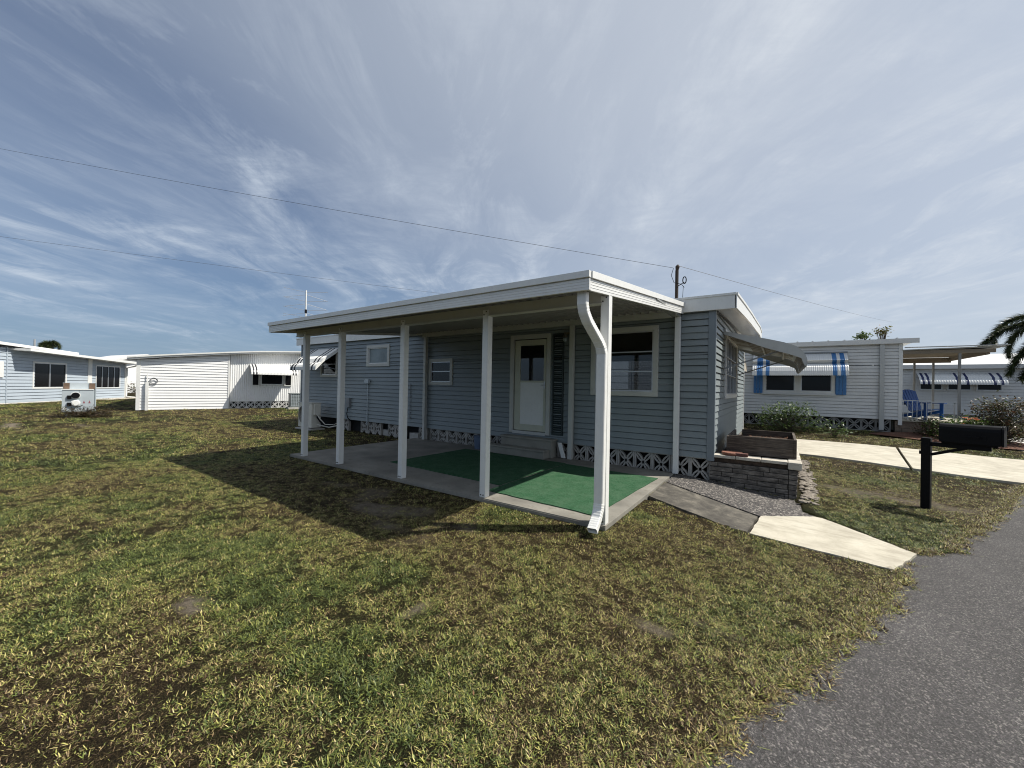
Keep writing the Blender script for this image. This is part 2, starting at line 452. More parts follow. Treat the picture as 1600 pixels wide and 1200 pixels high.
ASPH = mat('asphalt', (.09, .09, .09), .8, spec=.35, build=asphalt_b)
b = MB()
ss = [-60, -30, -12, -5, 0, 4, 9.5, 12, 14, 16, 18, 22, 30, 60, 120]
pts = []
for s_ in ss:
    for u_ in (.42, -1.5, -3.5, -6.2):
        p = RP+RD*s_+RN*u_; pts.append((p.x, p.y, -.222+float(rise(p.x, p.y))))
fs = [(i*4+k, i*4+k+1, (i+1)*4+k+1, (i+1)*4+k) for i in range(len(ss)-1) for k in range(3)]
b.add(pts, fs); road = tag(b.build('road', ASPH), 'grey asphalt park road with coarse light aggregate', kind='structure')


def sheet(name, corners, m, lift, nx=14, ny=8, thick=.08, zfn=None, wob=0, kind='structure', label=None):
    """bilinear paved sheet following the ground; corners a,b,c,d in order, with sides"""
    a, b_, c, d = [np.array(p, float) for p in corners]
    mb = MB(); P = {}
    for j in range(ny+1):
        for i in range(nx+1):
            s, t = i/nx, j/ny
            p = (a*(1-s)+b_*s)*(1-t)+(d*(1-s)+c*s)*t
            if wob and (i in (0, nx) or j in (0, ny)): p = p+np.array([rng.uniform(-wob, wob), rng.uniform(-wob, wob)]+[0]*(len(p)-2))
            z = p[2] if len(p) > 2 else float(gz(p[0], p[1], True))+lift
            P[i, j] = (p[0], p[1], z)
    idx = {}; vs = []
    for k, v in P.items(): idx[k] = len(vs); vs.append(v)
    n0 = len(vs)
    fs = [(idx[i, j], idx[i+1, j], idx[i+1, j+1], idx[i, j+1]) for j in range(ny) for i in range(nx)]
    ring = [(i, 0) for i in range(nx)]+[(nx, j) for j in range(ny)]+[(i, ny) for i in range(nx, 0, -1)]+[(0, j) for j in range(ny, 0, -1)]
    for k in ring: v = P[k]; vs.append((v[0], v[1], v[2]-thick))
    for q in range(len(ring)):
        q2 = (q+1) % len(ring); fs.append((idx[ring[q2]], idx[ring[q]], n0+q, n0+q2))
    mb.add(vs, fs); o = mb.build(name, m)
    return tag(o, label, kind=kind)


def padc_b(t, b, g, c):
    n = noise_(t, g, 2.3, 8, .7); n2 = noise_(t, g, 60, 4, .7)
    k = ramp_(t, n, [(.3, (.34, .31, .245)), (.5, (.47, .435, .35)), (.7, (.55, .515, .43))])
    n5 = noise_(t, mapping_(t, g, (1, 3.5, 1), rot=(0, 0, .1)), 2.1, 6, .7)
    k = mix_(t, ramp_(t, n5, [(.48, 0.), (.70, .75)]), k, (.27, .24, .185))
    k = mix_(t, math_(t, 'MULTIPLY', ramp_(t, n2, [(.5, 0.), (.72, 1.)]), .5), k, (.36, .32, .25))
    t.links.new(k, b.inputs['Base Color'])
    bp = nd(t, 'ShaderNodeBump'); bp.inputs['Strength'].default_value = .3; bp.inputs['Distance'].default_value = .006
    t.links.new(n2, bp.inputs['Height']); t.links.new(bp.outputs[0], b.inputs['Normal'])


PADC = mat('cream_painted_concrete', (.78, .73, .6), .8, build=padc_b)


def agg_b(t, b, g, c):
    v = nd(t, 'ShaderNodeTexVoronoi'); v.inputs['Scale'].default_value = 62; t.links.new(g, v.inputs['Vector'])
    s1 = nd(t, 'ShaderNodeSeparateColor'); t.links.new(v.outputs['Color'], s1.inputs[0])
    k = ramp_(t, s1.outputs[0], [(0., (.022, .020, .020)), (.55, (.062, .057, .054)), (.82, (.14, .125, .115)), (1., (.36, .33, .29))])
    t.links.new(k, b.inputs['Base Color'])
    bp = nd(t, 'ShaderNodeBump'); bp.inputs['Strength'].default_value = .9; bp.inputs['Distance'].default_value = .008
    t.links.new(s1.outputs[0], bp.inputs['Height']); t.links.new(bp.outputs[0], b.inputs['Normal'])


AGG = mat('exposed_aggregate', (.15, .14, .13), .85, build=agg_b)
def walk_b(t, b, g, c):
    n = noise_(t, g, 3.2, 9, .72, .4); n2 = noise_(t, g, 55, 5, .75)
    k = ramp_(t, n, [(.34, (.030, .027, .023)), (.5, (.085, .077, .064)), (.68, (.20, .18, .145))])
    k = mix_(t, math_(t, 'MULTIPLY', ramp_(t, n2, [(.45, 0.), (.7, 1.)]), .5), k, (.045, .04, .034))
    t.links.new(k, b.inputs['Base Color'])
    bp = nd(t, 'ShaderNodeBump'); bp.inputs['Strength'].default_value = .5; bp.inputs['Distance'].default_value = .008
    t.links.new(n2, bp.inputs['Height']); t.links.new(bp.outputs[0], b.inputs['Normal'])


WALKC = mat('stained_walk_concrete', (.15, .14, .115), .9, build=walk_b)

# ---------------------------------------------------------------- patio, walks, drive
b = MB(); b.box(-8.39, -1.54, 4.08, 7.46, -.16, 0.0)
b.box(-8.39, -1.54, 4.072, 4.0795, -.16, -.012)
slab = tag(b.build('patio_slab', CONC, bevel=.012), 'worn concrete patio slab under the porch roof', kind='structure')
sheet('walkway', [(-1.525, 5.72, -.03), (-.30, 5.30, -.165), (-.22, 6.12, -.165), (-1.525, 6.70, -.022)], WALKC, 0, thick=.06, wob=.006, label='stained concrete walk strip beside the aggregate strip')


def slab_poly(name, pl, m, label, thick=.06, jit=.007):
    random.seed(9); ring = []
    for a, c in zip(pl, pl[1:]+pl[:1]):
        a = Vector(a); c = Vector(c); k = max(2, int((c-a).length/.07))
        for q in range(k): p = a.lerp(c, q/k); ring.append((p.x+(random.uniform(-jit, jit) if q else 0), p.y+(random.uniform(-jit, jit) if q else 0), p.z))
    n = len(ring); cx = sum(p[0] for p in pl)/len(pl); cy = sum(p[1] for p in pl)/len(pl); cz = sum(p[2] for p in pl)/len(pl)
    b = MB(); b.add(ring+[(cx, cy, cz)]+[(p[0], p[1], p[2]-thick) for p in ring], [(i, (i+1) % n, n) for i in range(n)]+[((i+1) % n, i, n+1+i, n+1+(i+1) % n) for i in range(n)])
    return tag(b.build(name, m), label, kind='structure')


slab_poly('aggregate_path', [(-1.52, 6.74, -.02), (-.19, 6.15, -.162), (.42, 6.65, -.182), (.27, 7.47, -.185), (-1.50, 7.46, -.004)], AGG, 'dark pebbled aggregate path strip at the planter foot')
slab_poly('entry_pad', [(-.27, 5.30, -.15), (.93, 5.20, -.195), (1.22, 5.86, -.195), (.45, 6.64, -.165), (-.18, 6.13, -.15)], PADC, 'cream painted concrete pad between walkway and road', .08)
sheet('driveway', [(-.2, 12.05), (2.33, 11.8), (2.66, 14.9), (-.2, 15.0)], PADC, .045, 8, 10, .12, label='cream painted driveway section nearest the blue home')
sheet('driveway', [(2.38, 11.79), (4.9, 11.55), (6.9, 15.3), (2.72, 14.9)], PADC, .05, 12, 10, .12, label='cream painted driveway section nearest the road')


# ---------------------------------------------------------------- building helpers
SLOT = .014


def siding(mb, A, d, L, z0, z1, openings=(), course=.116, out=.02, mi=0, topf=None, taper=None):
    """lap siding on the vertical plane from A along d (2D unit); outward normal is to the right of d.
    openings: (u0,u1,z0,z1); topf(u): wall-top height, clips the courses"""
    n = (d[1], -d[0])
    def P(u, z, o): return (A[0]+d[0]*u+n[0]*o, A[1]+d[1]*u+n[1]*o, z)
    cuts = sorted({0, L, *[o[0] for o in openings], *[o[1] for o in openings]})
    k = int(math.ceil((z1-z0)/course))
    for c in range(k):
        za = z0+c*course; zb = min(za+course, z1)
        zs = sorted({za, zb, *[z for o in openings for z in o[2:4] if za < z < zb]})
        for zi in range(len(zs)-1):
            p, q = zs[zi], zs[zi+1]; mid = (p+q)/2
            sl = SLOT if abs(q-zb) < 1e-6 and q-p > SLOT*1.5 else 0
            op = out*(1-(p-za)/course)+.006; oq = out*(1-(q-za)/course)+.006
            for ui in range(len(cuts)-1):
                ua, ub = cuts[ui], cuts[ui+1]; um = (ua+ub)/2
                if any(o[0] < um < o[1] and o[2] < mid < o[3] for o in openings): continue
                m_ = 1 if topf is None else max(1, int((ub-ua)/.25))
                for s in range(m_):
                    a1 = ua+(ub-ua)*s/m_; b1 = ua+(ub-ua)*(s+1)/m_
                    qa, qb = (q, q) if topf is None else (min(q, topf(a1)), min(q, topf(b1)))
                    if qa <= p+SLOT or qb <= p+SLOT: continue
                    mb.quad(P(a1, p, op), P(b1, p, op), P(b1, qb-sl, oq), P(a1, qa-sl, oq), mi)
                    if sl:
                        mb.quad(P(a1, qa-sl, oq), P(b1, qb-sl, oq), P(b1, qb-sl, -.03), P(a1, qa-sl, -.03), mi)
                        mb.quad(P(a1, qa-sl, -.03), P(b1, qb-sl, -.03), P(b1, qb, -.03), P(a1, qa, -.03), mi)
                    if zi == 0: mb.quad(P(a1, p, -.03), P(b1, p, -.03), P(b1, p, op), P(a1, p, op), mi)
    return mb


def frame_T(A, d, z=0):
    """local frame: x along d, y inward (left of d), z up; -y is outward"""
    return Matrix(((d[0], -d[1], 0, A[0]), (d[1], d[0], 0, A[1]), (0, 0, 1, z), (0, 0, 0, 1)))


def window(parent, T, u0, u1, z0, z1, fw=.09, hbars=(), vbars=(), fm=None, gm=None, sash=None, proud=.045, deep=-.02, name='window', bw=.022):
    """frame with pane and bars; (u0..u1, z0..z1) is the outer trim"""
    fm = fm or CREAM; gm = gm or GLASS; sash = sash or ALU
    b = MB(); b.T = T
    b.box(u0, u1, -proud, .03, z1-fw, z1); b.box(u0, u1, -proud, .03, z0, z0+fw)
    b.box(u0, u0+fw, -proud, .03, z0+fw, z1-fw); b.box(u1-fw, u1, -proud, .03, z0+fw, z1-fw)
    w = b.build(name, fm, parent, bevel=.004)
    b = MB(); b.T = T; a, c, e, f = u0+fw, u1-fw, z0+fw, z1-fw; s = .022
    b.box(a, a+s, -.025, .02, e, f); b.box(c-s, c, -.025, .02, e, f); b.box(a+s, c-s, -.025, .02, e, e+s); b.box(a+s, c-s, -.025, .02, f-s, f)
    for h in hbars: b.box(a+s, c-s, -.024, .018, h-bw/2, h+bw/2)
    for v in vbars: b.box(v-bw/2, v+bw/2, -.0235, .017, e+s, f-s)
    b.build('sash', sash, w)
    b = MB(); b.T = T; b.box(a+.002, c-.002, .004, .008, e+.002, f-.002); b.build('pane', gm, w)
    return w


def breeze(mb, A, d, L, z0, z1, bw, mi=0, depth=.09, skip=()):
    """row of pierced screen blocks: frame, crossed petals made of bowed ribs"""
    n = max(1, round(L/bw)); bw = L/n; T = frame_T(A, d)
    old = mb.T; mb.T = T; h = z1-z0
    for i in range(n):
        if i in skip: continue
        u = i*bw; e = .028
        mb.box(u+.003, u+e, 0, depth, z0, z1, mi); mb.box(u+bw-e, u+bw-.003, 0, depth, z0, z1, mi)
        mb.box(u+e, u+bw-e, 0, depth, z0, z0+e*.6, mi); mb.box(u+e, u+bw-e, 0, depth, z1-e*.6, z1, mi)
        cx, cz = u+bw/2, (z0+z1)/2
        for sx, sz in ((1, 1), (-1, 1)):
            for bow in (-1, 1):
                p0 = Vector((cx-sx*(bw/2-e*.6), cz-sz*(h/2-e*.4))); p1 = Vector((cx+sx*(bw/2-e*.6), cz+sz*(h/2-e*.4)))
                dd = p1-p0; nn = Vector((-dd.y, dd.x)).normalized(); prev = None
                N = 8
                for k in range(N+1):
                    t = k/N; o = abs(math.sin(2*math.pi*t))*bw*.085*bow
                    q = p0+dd*t+nn*o
                    if prev is not None:
                        mb.bar((prev.x, depth*.5, prev.y), (q.x, depth*.5, q.y), depth*.8, .029, mi, up=(0, 0, 1) if abs((q-prev).normalized().x) > .3 else (1, 0, 0))
                    prev = q
    mb.T = old; return mb


def awning(parent, T, u0, u1, zt, proj, drop, stripes=(), mats=None, curl=.12, rib=.05, name='awning', slope=None, thick=.004, side=True):
    """ribbed sheet awning: straight slope then a curled-down lip. T: x along the wall, -y outward"""
    mats = mats or [WHITE, STRIPE]
    slope_d = drop-curl
    prof = [(0, 0), (.33*(proj), .33*slope_d), (.66*(proj), .66*slope_d), (proj-curl*.9, slope_d*.93)]
    for a in (20, 45, 70, 90):
        prof.append((proj-curl*.9+curl*.9*math.sin(R(a)), slope_d*.93+curl*(1-math.cos(R(a)))+0.0))
    prof.append((proj, drop))
    b = MB(); b.T = T; n = int((u1-u0)/rib)
    vs = []; m = len(prof)
    for i in range(n*2+1):
        u = u0+(u1-u0)*i/(n*2); o = .012 if i % 2 else 0.
        for (y, z) in prof: vs.append((u, -y-o*.3-.001, zt-z+o))
    for i in range(n*2):
        um = (i+.5)/(n*2); mi = 1 if any(s0 <= um <= s1 for s0, s1 in stripes) else 0
        b.add([vs[i*m+k] for k in range(m)]+[vs[(i+1)*m+k] for k in range(m)], [(k, k+1, m+k+1, m+k) for k in range(m-1)], mi)
    o = b.build(name, mats, parent)
    sd = o.modifiers.new('thick', 'SOLIDIFY'); sd.thickness = thick
    if side:
        for u in (u0-.004, u1+.001):
            b = MB(); b.T = T
            top = [(-p[0]-.002, zt-p[1]-.002) for p in prof]
            low = [(-proj, zt-drop)]+[(-p[0]*1.0, zt-p[1]-.11) for p in prof[2::-1]]+[(0, zt-.10)]
            poly = top+low
            b.prism([(q[0], q[1]) for q in poly], u, u+.004, axis='x')
            b.build('side_panel', mats[0], o)
    return o


# ================================================================ blue home
home = thing('mobile_home', 'blue-grey lap-sided mobile home with white trim behind the porch', 'mobile home', (-7.8, 7.5, 0))
XL, XR, Y0, Y1 = -14.7, -.94, 7.5, 14.0
ZB, ZT = .31, 2.88
OPW = [(-3.10, -1.95, 1.44, 2.60), (-7.84, -7.12, 1.58, 2.12), (-13.30, -12.42, 1.78, 2.5), (-10.64, -9.69, 2.11, 2.60), (-5.10, -4.2, .48, 2.58)]
b = MB(); siding(b, (XL, Y0), (1, 0), XR-XL, ZB, ZT, [(o[0]-XL, o[1]-XL, o[2], o[3]) for o in OPW])
b.build('front_wall', BLUE, home)
b = MB(); siding(b, (XR, Y0), (0, 1), Y1-Y0, ZB, 3.2, [(9.05-Y0, 11.35-Y0, 1.42, 2.60)], topf=lambda u: 2.88+.035*u)
b.build('end_wall', BLUE, home)
b = MB(); siding(b, (XL, Y1), (0, -1), Y1-Y0, ZB, ZT); b.build('rear_end_wall', BLUE, home)
b = MB(); siding(b, (XR, Y1), (-1, 0), XR-XL, ZB, ZT, [(XR+3.6, XR+6.2, 1.4, 2.5), (2.2, 3.6, 1.4, 2.5)]); b.build('back_wall', BLUE, home)
# interior shell: floor, ceiling, dark lining
INT = mat('interior_panelling', (.10, .08, .06), .7)
b = MB(); b.box(XL+.05, XR-.05, Y0+.05, Y1-.05, .30, .42); b.box(XL+.05, XR-.05, Y0+.05, Y1-.05, 2.80, 2.86)
b.box(-6.6, -6.5, Y0+.1, Y1-.1, .42, 2.8); b.box(-11.6, -11.5, Y0+.1, Y1-.1, .42, 2.8)
b.box(-4.0, -3.95, 7.6, 10.0, .42, 2.8); b.build('interior', INT, home)
# corner boards and trims
b = MB(); b.box(XR-.09, XR+.028, Y0-.03, Y0+.05, ZB-.03, ZT); b.build('corner_trim', BLUET, home, bevel=.004)
b = MB(); b.box(XR-.03, XR+.032, Y1-.05, Y1+.03, .20, 3.1); b.build('corner_trim', WHITE, home)
b = MB(); b.box(XL-.03, XL+.06, Y0-.03, Y0+.05, ZB-.03, ZT); b.build('corner_trim', BLUET, home)
b = MB(); b.box(-12.2, -12.08, Y0-.034, Y0+.0, .30, 2.86); b.build('seam_trim', BLUET, home)
# fascia bands and roof
b = MB()
b.box(XL-.25, -.615, Y0-.10, Y0-.055, 2.87, 3.095); b.box(XL-.25, -.612, Y0-.112, Y0-.052, 3.0955, 3.135)
b.build('fascia', WHITE, home, bevel=.003)
RC = [(7.40, 3.115, -.60), (8.9, 3.21, -.58), (10.35, 3.265, -.545), (11.9, 3.31, -.515), (13.2, 3.35, -.485), (14.1, 3.30, -.475)]
b = MB()
for (ya, za, xa), (yb, zb, xb) in zip(RC, RC[1:]):
    b.hexa([(xa-.03, ya, za-.245), (xa, ya, za-.245), (xb, yb, zb-.245), (xb-.03, yb, zb-.245), (xa-.03, ya, za-.03), (xa, ya, za-.03), (xb, yb, zb-.03), (xb-.03, yb, zb-.03)])
    b.hexa([(xa-.04, ya, za-.027), (xa+.015, ya, za-.027), (xb+.015, yb, zb-.027), (xb-.04, yb, zb-.027), (xa-.04, ya, za+.015), (xa+.015, ya, za+.015), (xb+.015, yb, zb+.015), (xb-.04, yb, zb+.015)])
b.build('end_fascia', WHITE, home)
b = MB()
for (ya, za, xa), (yb, zb, xb) in zip(RC, RC[1:]):
    b.hexa([(XL-.25, ya, za-.02), (xa-.045, ya, za-.02), (xb-.045, yb, zb-.02), (XL-.25, yb, zb-.02), (XL-.25, ya, za+.01), (xa-.045, ya, za+.01), (xb-.045, yb, zb+.01), (XL-.25, yb, zb+.01)])
rf = b.build('roof', ROOFW, home)
b = MB()
SOF = mat('soffit_metal', (.70, .70, .69), .22, .35, var=.03)
for (ya, za, xa), (yb, zb, xb) in zip(RC, RC[1:]):
    b.quad((XR+.02, ya, za-.235), (xa-.03, ya, za-.215), (xb-.03, yb, zb-.215), (XR+.02, yb, zb-.235))
b.build('soffit', SOF, home)
# windows
T0 = frame_T((0, Y0), (1, 0))
w = window(home, T0, -3.19, -1.86, 1.355, 2.69, .095, hbars=(2.205, 1.83), fm=CREAM)
w['label'] = 'large three-pane front window with cream trim'
window(home, T0, -7.92, -7.04, 1.50, 2.20, .08, hbars=(1.86,))
window(home, T0, -13.38, -12.34, 1.70, 2.58, .08, hbars=(2.14,))
window(home, T0, -10.72, -9.61, 2.03, 2.69, .09, gm=CLOUDY, sash=WHITE)['label'] = 'high frosted bathroom window with white trim'
TE = frame_T((XR, 0), (0, 1))
window(home, TE, 8.95, 11.45, 1.33, 2.69, .09, hbars=(2.2, 1.83), vbars=(9.55, 10.2, 10.9), fm=WHITE)
TBk = frame_T((0, Y1), (-1, 0))
window(home, TBk, 2.6, 5.3, 1.33, 2.58, .07, hbars=(2.2, 1.95, 1.7), vbars=(3.6, 4.4), fm=WHITE)
# curtain behind small window
b = MB()
for i in range(24):
    u = -7.85+i*.031; b.quad((u, 7.62+.015*(i % 2), 1.55), (u+.031, 7.62+.015*((i+1) % 2), 1.55), (u+.031, 7.62+.015*((i+1) % 2), 1.85), (u, 7.62+.015*(i % 2), 1.85))
b.build('curtain', mat('printed_curtain', (.12, .10, .10), .9, var=.4, vscale=14), home)
# door
b = MB(); dz0, dz1 = .44, 2.68
b.box(-5.20, -5.10, -.0, .06, dz0, dz1); b.box(-4.23, -4.13, 0, .06, dz0, dz1); b.box(-5.10, -4.23, 0, .06, dz1-.10, dz1)
b.v = [(v[0], 7.455+v[1], v[2]) for v in b.v]; dfr = b.build('door_frame', CREAM, home, bevel=.004)
b = MB(); yb = 7.485
b.box(-5.08, -4.93, yb, yb+.03, .50, 2.56); b.box(-4.31, -4.25, yb, yb+.03, .50, 2.56)
b.box(-4.93, -4.31, yb, yb+.03, 2.43, 2.56); b.box(-4.93, -4.31, yb, yb+.03, 1.595, 1.635); b.box(-4.93, -4.31, yb, yb+.03, .50, .64)
DOORM = mat('storm_door_paint', (.52, .52, .42), .4, var=.06, dirt=((.3, .28, .2), .3))
dr = b.build('door', DOORM, home, bevel=.003)
b = MB(); b.box(-4.93, -4.31, yb+.012, yb+.022, .64, 1.595); b.build('kick_panel', WHITE, dr)
b = MB(); b.box(-4.93, -4.31, yb+.012, yb+.018, 1.635, 2.43); b.build('pane', GLASS, dr)
b = MB(); b.box(-4.295, -4.265, yb-.014, yb, 1.46, 1.62); b.tube([(-4.28, yb-.01, 1.54), (-4.28, yb-.05, 1.54)], .012); b.tube([(-4.28, yb-.05, 1.54), (-4.35, yb-.05, 1.54)], .009); b.build('handle', ALU, dr)
b = MB(); b.box(-5.1, -4.23, 7.45, 7.53, .42, .49); b.build('threshold', ALU, home)
b = MB(); b.box(-5.05, -4.25, 7.56, 7.60, .5, 2.55); b.build('inner_door', mat('inner_door_paint', (.04, .045, .04), .6), home)
# dark louvred shutter right of the door
b = MB(); b.box(-4.075, -4.045, 7.455, 7.485, .46, 2.66); b.box(-3.84, -3.81, 7.455, 7.485, .46, 2.66); b.box(-4.045, -3.84, 7.455, 7.485, 2.62, 2.66); b.box(-4.045, -3.84, 7.455, 7.485, .46, .5)
for i in range(46):
    z = .51+i*.046; b.hexa([(-4.045, 7.462, z), (-3.84, 7.462, z), (-3.84, 7.485, z+.03), (-4.045, 7.485, z+.03), (-4.045, 7.462, z+.006), (-3.84, 7.462, z+.006), (-3.84, 7.485, z+.036), (-4.045, 7.485, z+.036)])
b.build('shutter', mat('dark_green_shutter', (.02, .033, .033), .5), home)
# wall lamp
b = MB(); b.box(-3.80, -3.67, 7.43, 7.475, 2.62, 2.665); b.tube([(-3.735, 7.43, 2.62), (-3.735, 7.36, 2.60)], .015)
b.tube([(-3.735, 7.36, 2.61), (-3.735, 7.36, 2.57), (-3.735, 7.36, 2.55)], [.03, .045, .05], 12); lp = b.build('wall_lamp', mat('brass_lamp', (.2, .18, .13), .4, .6), home)
b = MB(); b.tube([(-3.735, 7.36, 2.55), (-3.735, 7.36, 2.52), (-3.735, 7.36, 2.48), (-3.735, 7.36, 2.455)], [.035, .05, .045, .02], 14); b.build('lamp_globe', CLOUDY, lp, smooth=True)
# breeze-block skirt, with its gaps at the left
b = MB(); breeze(b, (-7.90, 7.53), (1, 0), 6.93, -.10, .305, .335); breeze(b, (-12.05, 7.53), (1, 0), 4.05, -.1, .305, .335, skip=(1, 2, 6, 9, 10))
b.build('block_skirt', BLOCK, home)
b = MB(); breeze(b, (XR-.01, 7.62), (0, 1), 6.3, -.1, .305, .335); b.build('end_block_skirt', BLOCK, home)
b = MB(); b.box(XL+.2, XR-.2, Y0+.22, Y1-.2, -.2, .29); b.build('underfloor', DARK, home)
b = MB(); b.box(-8.68, -8.33, 7.50, 7.68, -.1, .12); b.build('foundation_block', BLOCK, home)
b = MB(); b.box(-10.0, -9.65, 7.60, 7.78, -.1, .10); b.build('foundation_block', BLOCK, home)
# conduits, meter box
b = MB(); b.box(-10.68, -10.52, 7.40, 7.475, 1.50, 1.64); b.box(-10.78, -10.69, 7.43, 7.475, 1.52, 1.60); jb = b.build('junction_box', GREYB, home, bevel=.004)
b = MB(); b.tube([(-10.6, 7.45, 1.5), (-10.6, 7.45, .2)], .016); b.build('conduit', GREYB, jb)
b = MB(); b.tube([(-8.64, 7.455, 1.52), (-8.64, 7.455, .5)], .009, 6)
for i in range(7): b.box(-8.67, -8.61, 7.45, 7.47, .55+i*.15, .565+i*.15)
b.build('wire_run', GREYT, home)
b = MB(); b.box(-11.70, -11.52, 7.40, 7.475, .72, 1.02); db = b.build('disconnect_box', GREYT, home, bevel=.004)
b = MB(); b.tube([(-11.6, 7.43, .72), (-11.62, 7.40, .5), (-11.58, 7.42, .36), (-11.5, 7.5, .25)], .014); b.build('cable', BLACK, db)
b = MB(); b.box(-5.95, -5.93, 7.45, 7.47, .33, .62); b.box(-5.95, -5.62, 7.45, 7.47, .60, .62); b.build('wire_run', GREYT, home)
# striped awning over the left window (one wall thing, part of the home)
aw = awning(home, T0, -13.95, -12.30, 2.68, .80, .78, stripes=((.05, .11), (.17, .23), (.70, .76), (.83, .89)), curl=.20, rib=.03, name='striped_awning')
for x_ in (-12.35, -13.9):
    b = MB(); b.bar((x_, 7.45, 1.95), (x_, 6.78, 2.1), .015); b.build('brace', ALU, aw)
# big plain awning over the end window
GREYA = mat('grey_white_awning', (.44, .45, .44), .45, var=.03, streak=.2)
b = MB(); top = [(.02, 2.66), (.34, 2.575), (.75, 2.468), (.99, 2.397), (1.10, 2.36), (1.18, 2.316), (1.235, 2.27), (1.275, 2.22), (1.31, 2.16), (1.335, 2.09), (1.335, 2.03), (1.325, 1.965)]
n = 66
for i in range(n):
    ya, yb_ = 8.62+3.68*i/n, 8.62+3.68*(i+1)/n; da, db_ = (.012, 0) if i % 2 else (0, .012)
    for (xa, za), (xb, zb) in zip(top, top[1:]): b.quad((XR+xa, ya, za-.006-da), (XR+xb, ya, zb-.006-da), (XR+xb, yb_, zb-.006-db_), (XR+xa, yb_, za-.006-db_))
aw = b.build('end_awning', [GREYA, mat('tan_awning_underside', (.17, .14, .105), .6)], home); m_ = aw.modifiers.new('thick', 'SOLIDIFY'); m_.thickness = .003; m_.material_offset = 1
prof = [(.02, 2.66), (.34, 2.575), (.75, 2.468), (.99, 2.397), (1.18, 2.316), (1.275, 2.22), (1.335, 2.09), (1.325, 1.965), (1.30, 1.965), (1.25, 2.10), (1.13, 2.155), (.70, 2.31), (.29, 2.49), (.02, 2.60)]
for y_ in (8.604, 12.31):
    b = MB(); b.prism([(XR+p[0], p[1]) for p in prof], y_, y_+.008, axis='y'); b.build('side_panel', GREYA, aw)
for y_ in (8.72, 12.1):
    b = MB(); b.bar((XR+.03, y_, 1.93), (XR+1.0, y_+.06, 2.28), .026); b.build('brace', GREYT, aw)
b = MB(); b.bar((XR+.03, 8.64, 2.69), (XR+.03, 12.3, 2.69), .05); b.build('mounting_rail', GREYA, aw)
b = MB(); b.bar((XR+.62, 8.62, 2.44), (XR+.62, 12.3, 2.44), .03, .03); b.build('cross_bar', GREYA, aw)
b = MB(); b.bar((XR+1.0, 8.62, 2.34), (XR+1.0, 12.3, 2.34), .03, .03); b.build('cross_bar', GREYA, aw)
# rear awning seen end-on past the corner
b = MB(); b.prism([(14.03, 2.78), (15.9, 2.22), (15.9, 2.16), (14.03, 2.16)], -.98, -.96, axis='x'); b.hexa([(-3.4, 14.03, 2.78), (-.95, 14.03, 2.78), (-.95, 15.9, 2.22), (-3.4, 15.9, 2.22), (-3.4, 14.03, 2.80), (-.95, 14.03, 2.80), (-.95, 15.9, 2.24), (-3.4, 15.9, 2.24)])
b.build('rear_awning', mat('tan_awning', (.45, .40, .32), .5), home)

# ================================================================ porch
por = thing('porch', 'white flat-roofed aluminium porch canopy on square posts before blue home', 'porch', (-5.2, 5.6, 0))
YF, XA, XB = 3.62, -8.382, -1.573
ZF = -.0425
sl_ = (3.045-2.6675)/(7.42-YF)
zr = lambda y: 2.6675+(y-YF)*sl_
b = MB(); b.box(XA, XB, YF-.012, YF+.02, 2.478, 2.594); b.box(XA-.006, XB+.006, YF-.035, YF+.02, 2.602, 2.669); b.box(XA, XB, YF-.004, YF+.018, 2.5941, 2.6019)
for z in (2.507, 2.536, 2.565): b.box(XA, XB, YF-.0155, YF-.0115, z, z+.004)
b.build('front_gutter', WHITE, por, bevel=.0025)


def rake(x, sgn, x2):
    bb = MB()
    def seg(o0, o1, za, zb):
        ys_ = (YF+.021, 7.43); x0_, x1_ = sorted((x+sgn*o0, x+sgn*o1))
        bb.hexa([(x0_, ys_[0], zr(ys_[0])+za), (x1_, ys_[0], zr(ys_[0])+za), (x1_+x2, ys_[1], zr(ys_[1])+za), (x0_+x2, ys_[1], zr(ys_[1])+za),
                 (x0_, ys_[0], zr(ys_[0])+zb), (x1_, ys_[0], zr(ys_[0])+zb), (x1_+x2, ys_[1], zr(ys_[1])+zb), (x0_+x2, ys_[1], zr(ys_[1])+zb)])
    seg(-.03, 0, -.195, -.078); seg(-.03, .02, -.070, 0.002); seg(-.03, -.008, -.0779, -.0701)
    for z in (-.165, -.135, -.107): seg(-.001, .0035, z, z+.004)
    return bb


rake(XB, 1, .143).build('side_fascia', WHITE, por, bevel=.002)
rake(XA, -1, 0).build('side_fascia', WHITE, por)
b = MB()
n = 46
for i in range(n):   # pan roof, ribbed panels running front to back
    x0_ = XA+.03+(XB-XA-.06)*i/n; x1_ = XA+.03+(XB-XA-.06)*(i+1)/n
    for (a, c, dz) in ((x0_, x0_+.018, -.035), (x0_+.018, x1_, 0)):
        b.hexa([(a, YF+.022, zr(YF)-.10+dz), (c, YF+.022, zr(YF)-.10+dz), (c, 7.44, zr(7.44)-.10+dz), (a, 7.44, zr(7.44)-.10+dz),
                (a, YF+.022, zr(YF)-.06), (c, YF+.022, zr(YF)-.06), (c, 7.44, zr(7.44)-.06), (a, 7.44, zr(7.44)-.06)])
b.box(XB-.04, XB+.10, 5.8, 7.44, 2.80, 2.84)
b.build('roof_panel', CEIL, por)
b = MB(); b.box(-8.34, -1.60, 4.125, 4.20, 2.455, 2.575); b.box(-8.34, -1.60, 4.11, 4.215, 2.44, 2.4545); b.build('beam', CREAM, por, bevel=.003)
b = MB(); b.box(-8.1, -1.50, 7.38, 7.46, 2.80, 2.90); b.build('wall_rail', CREAM, por)
bolts_at = []
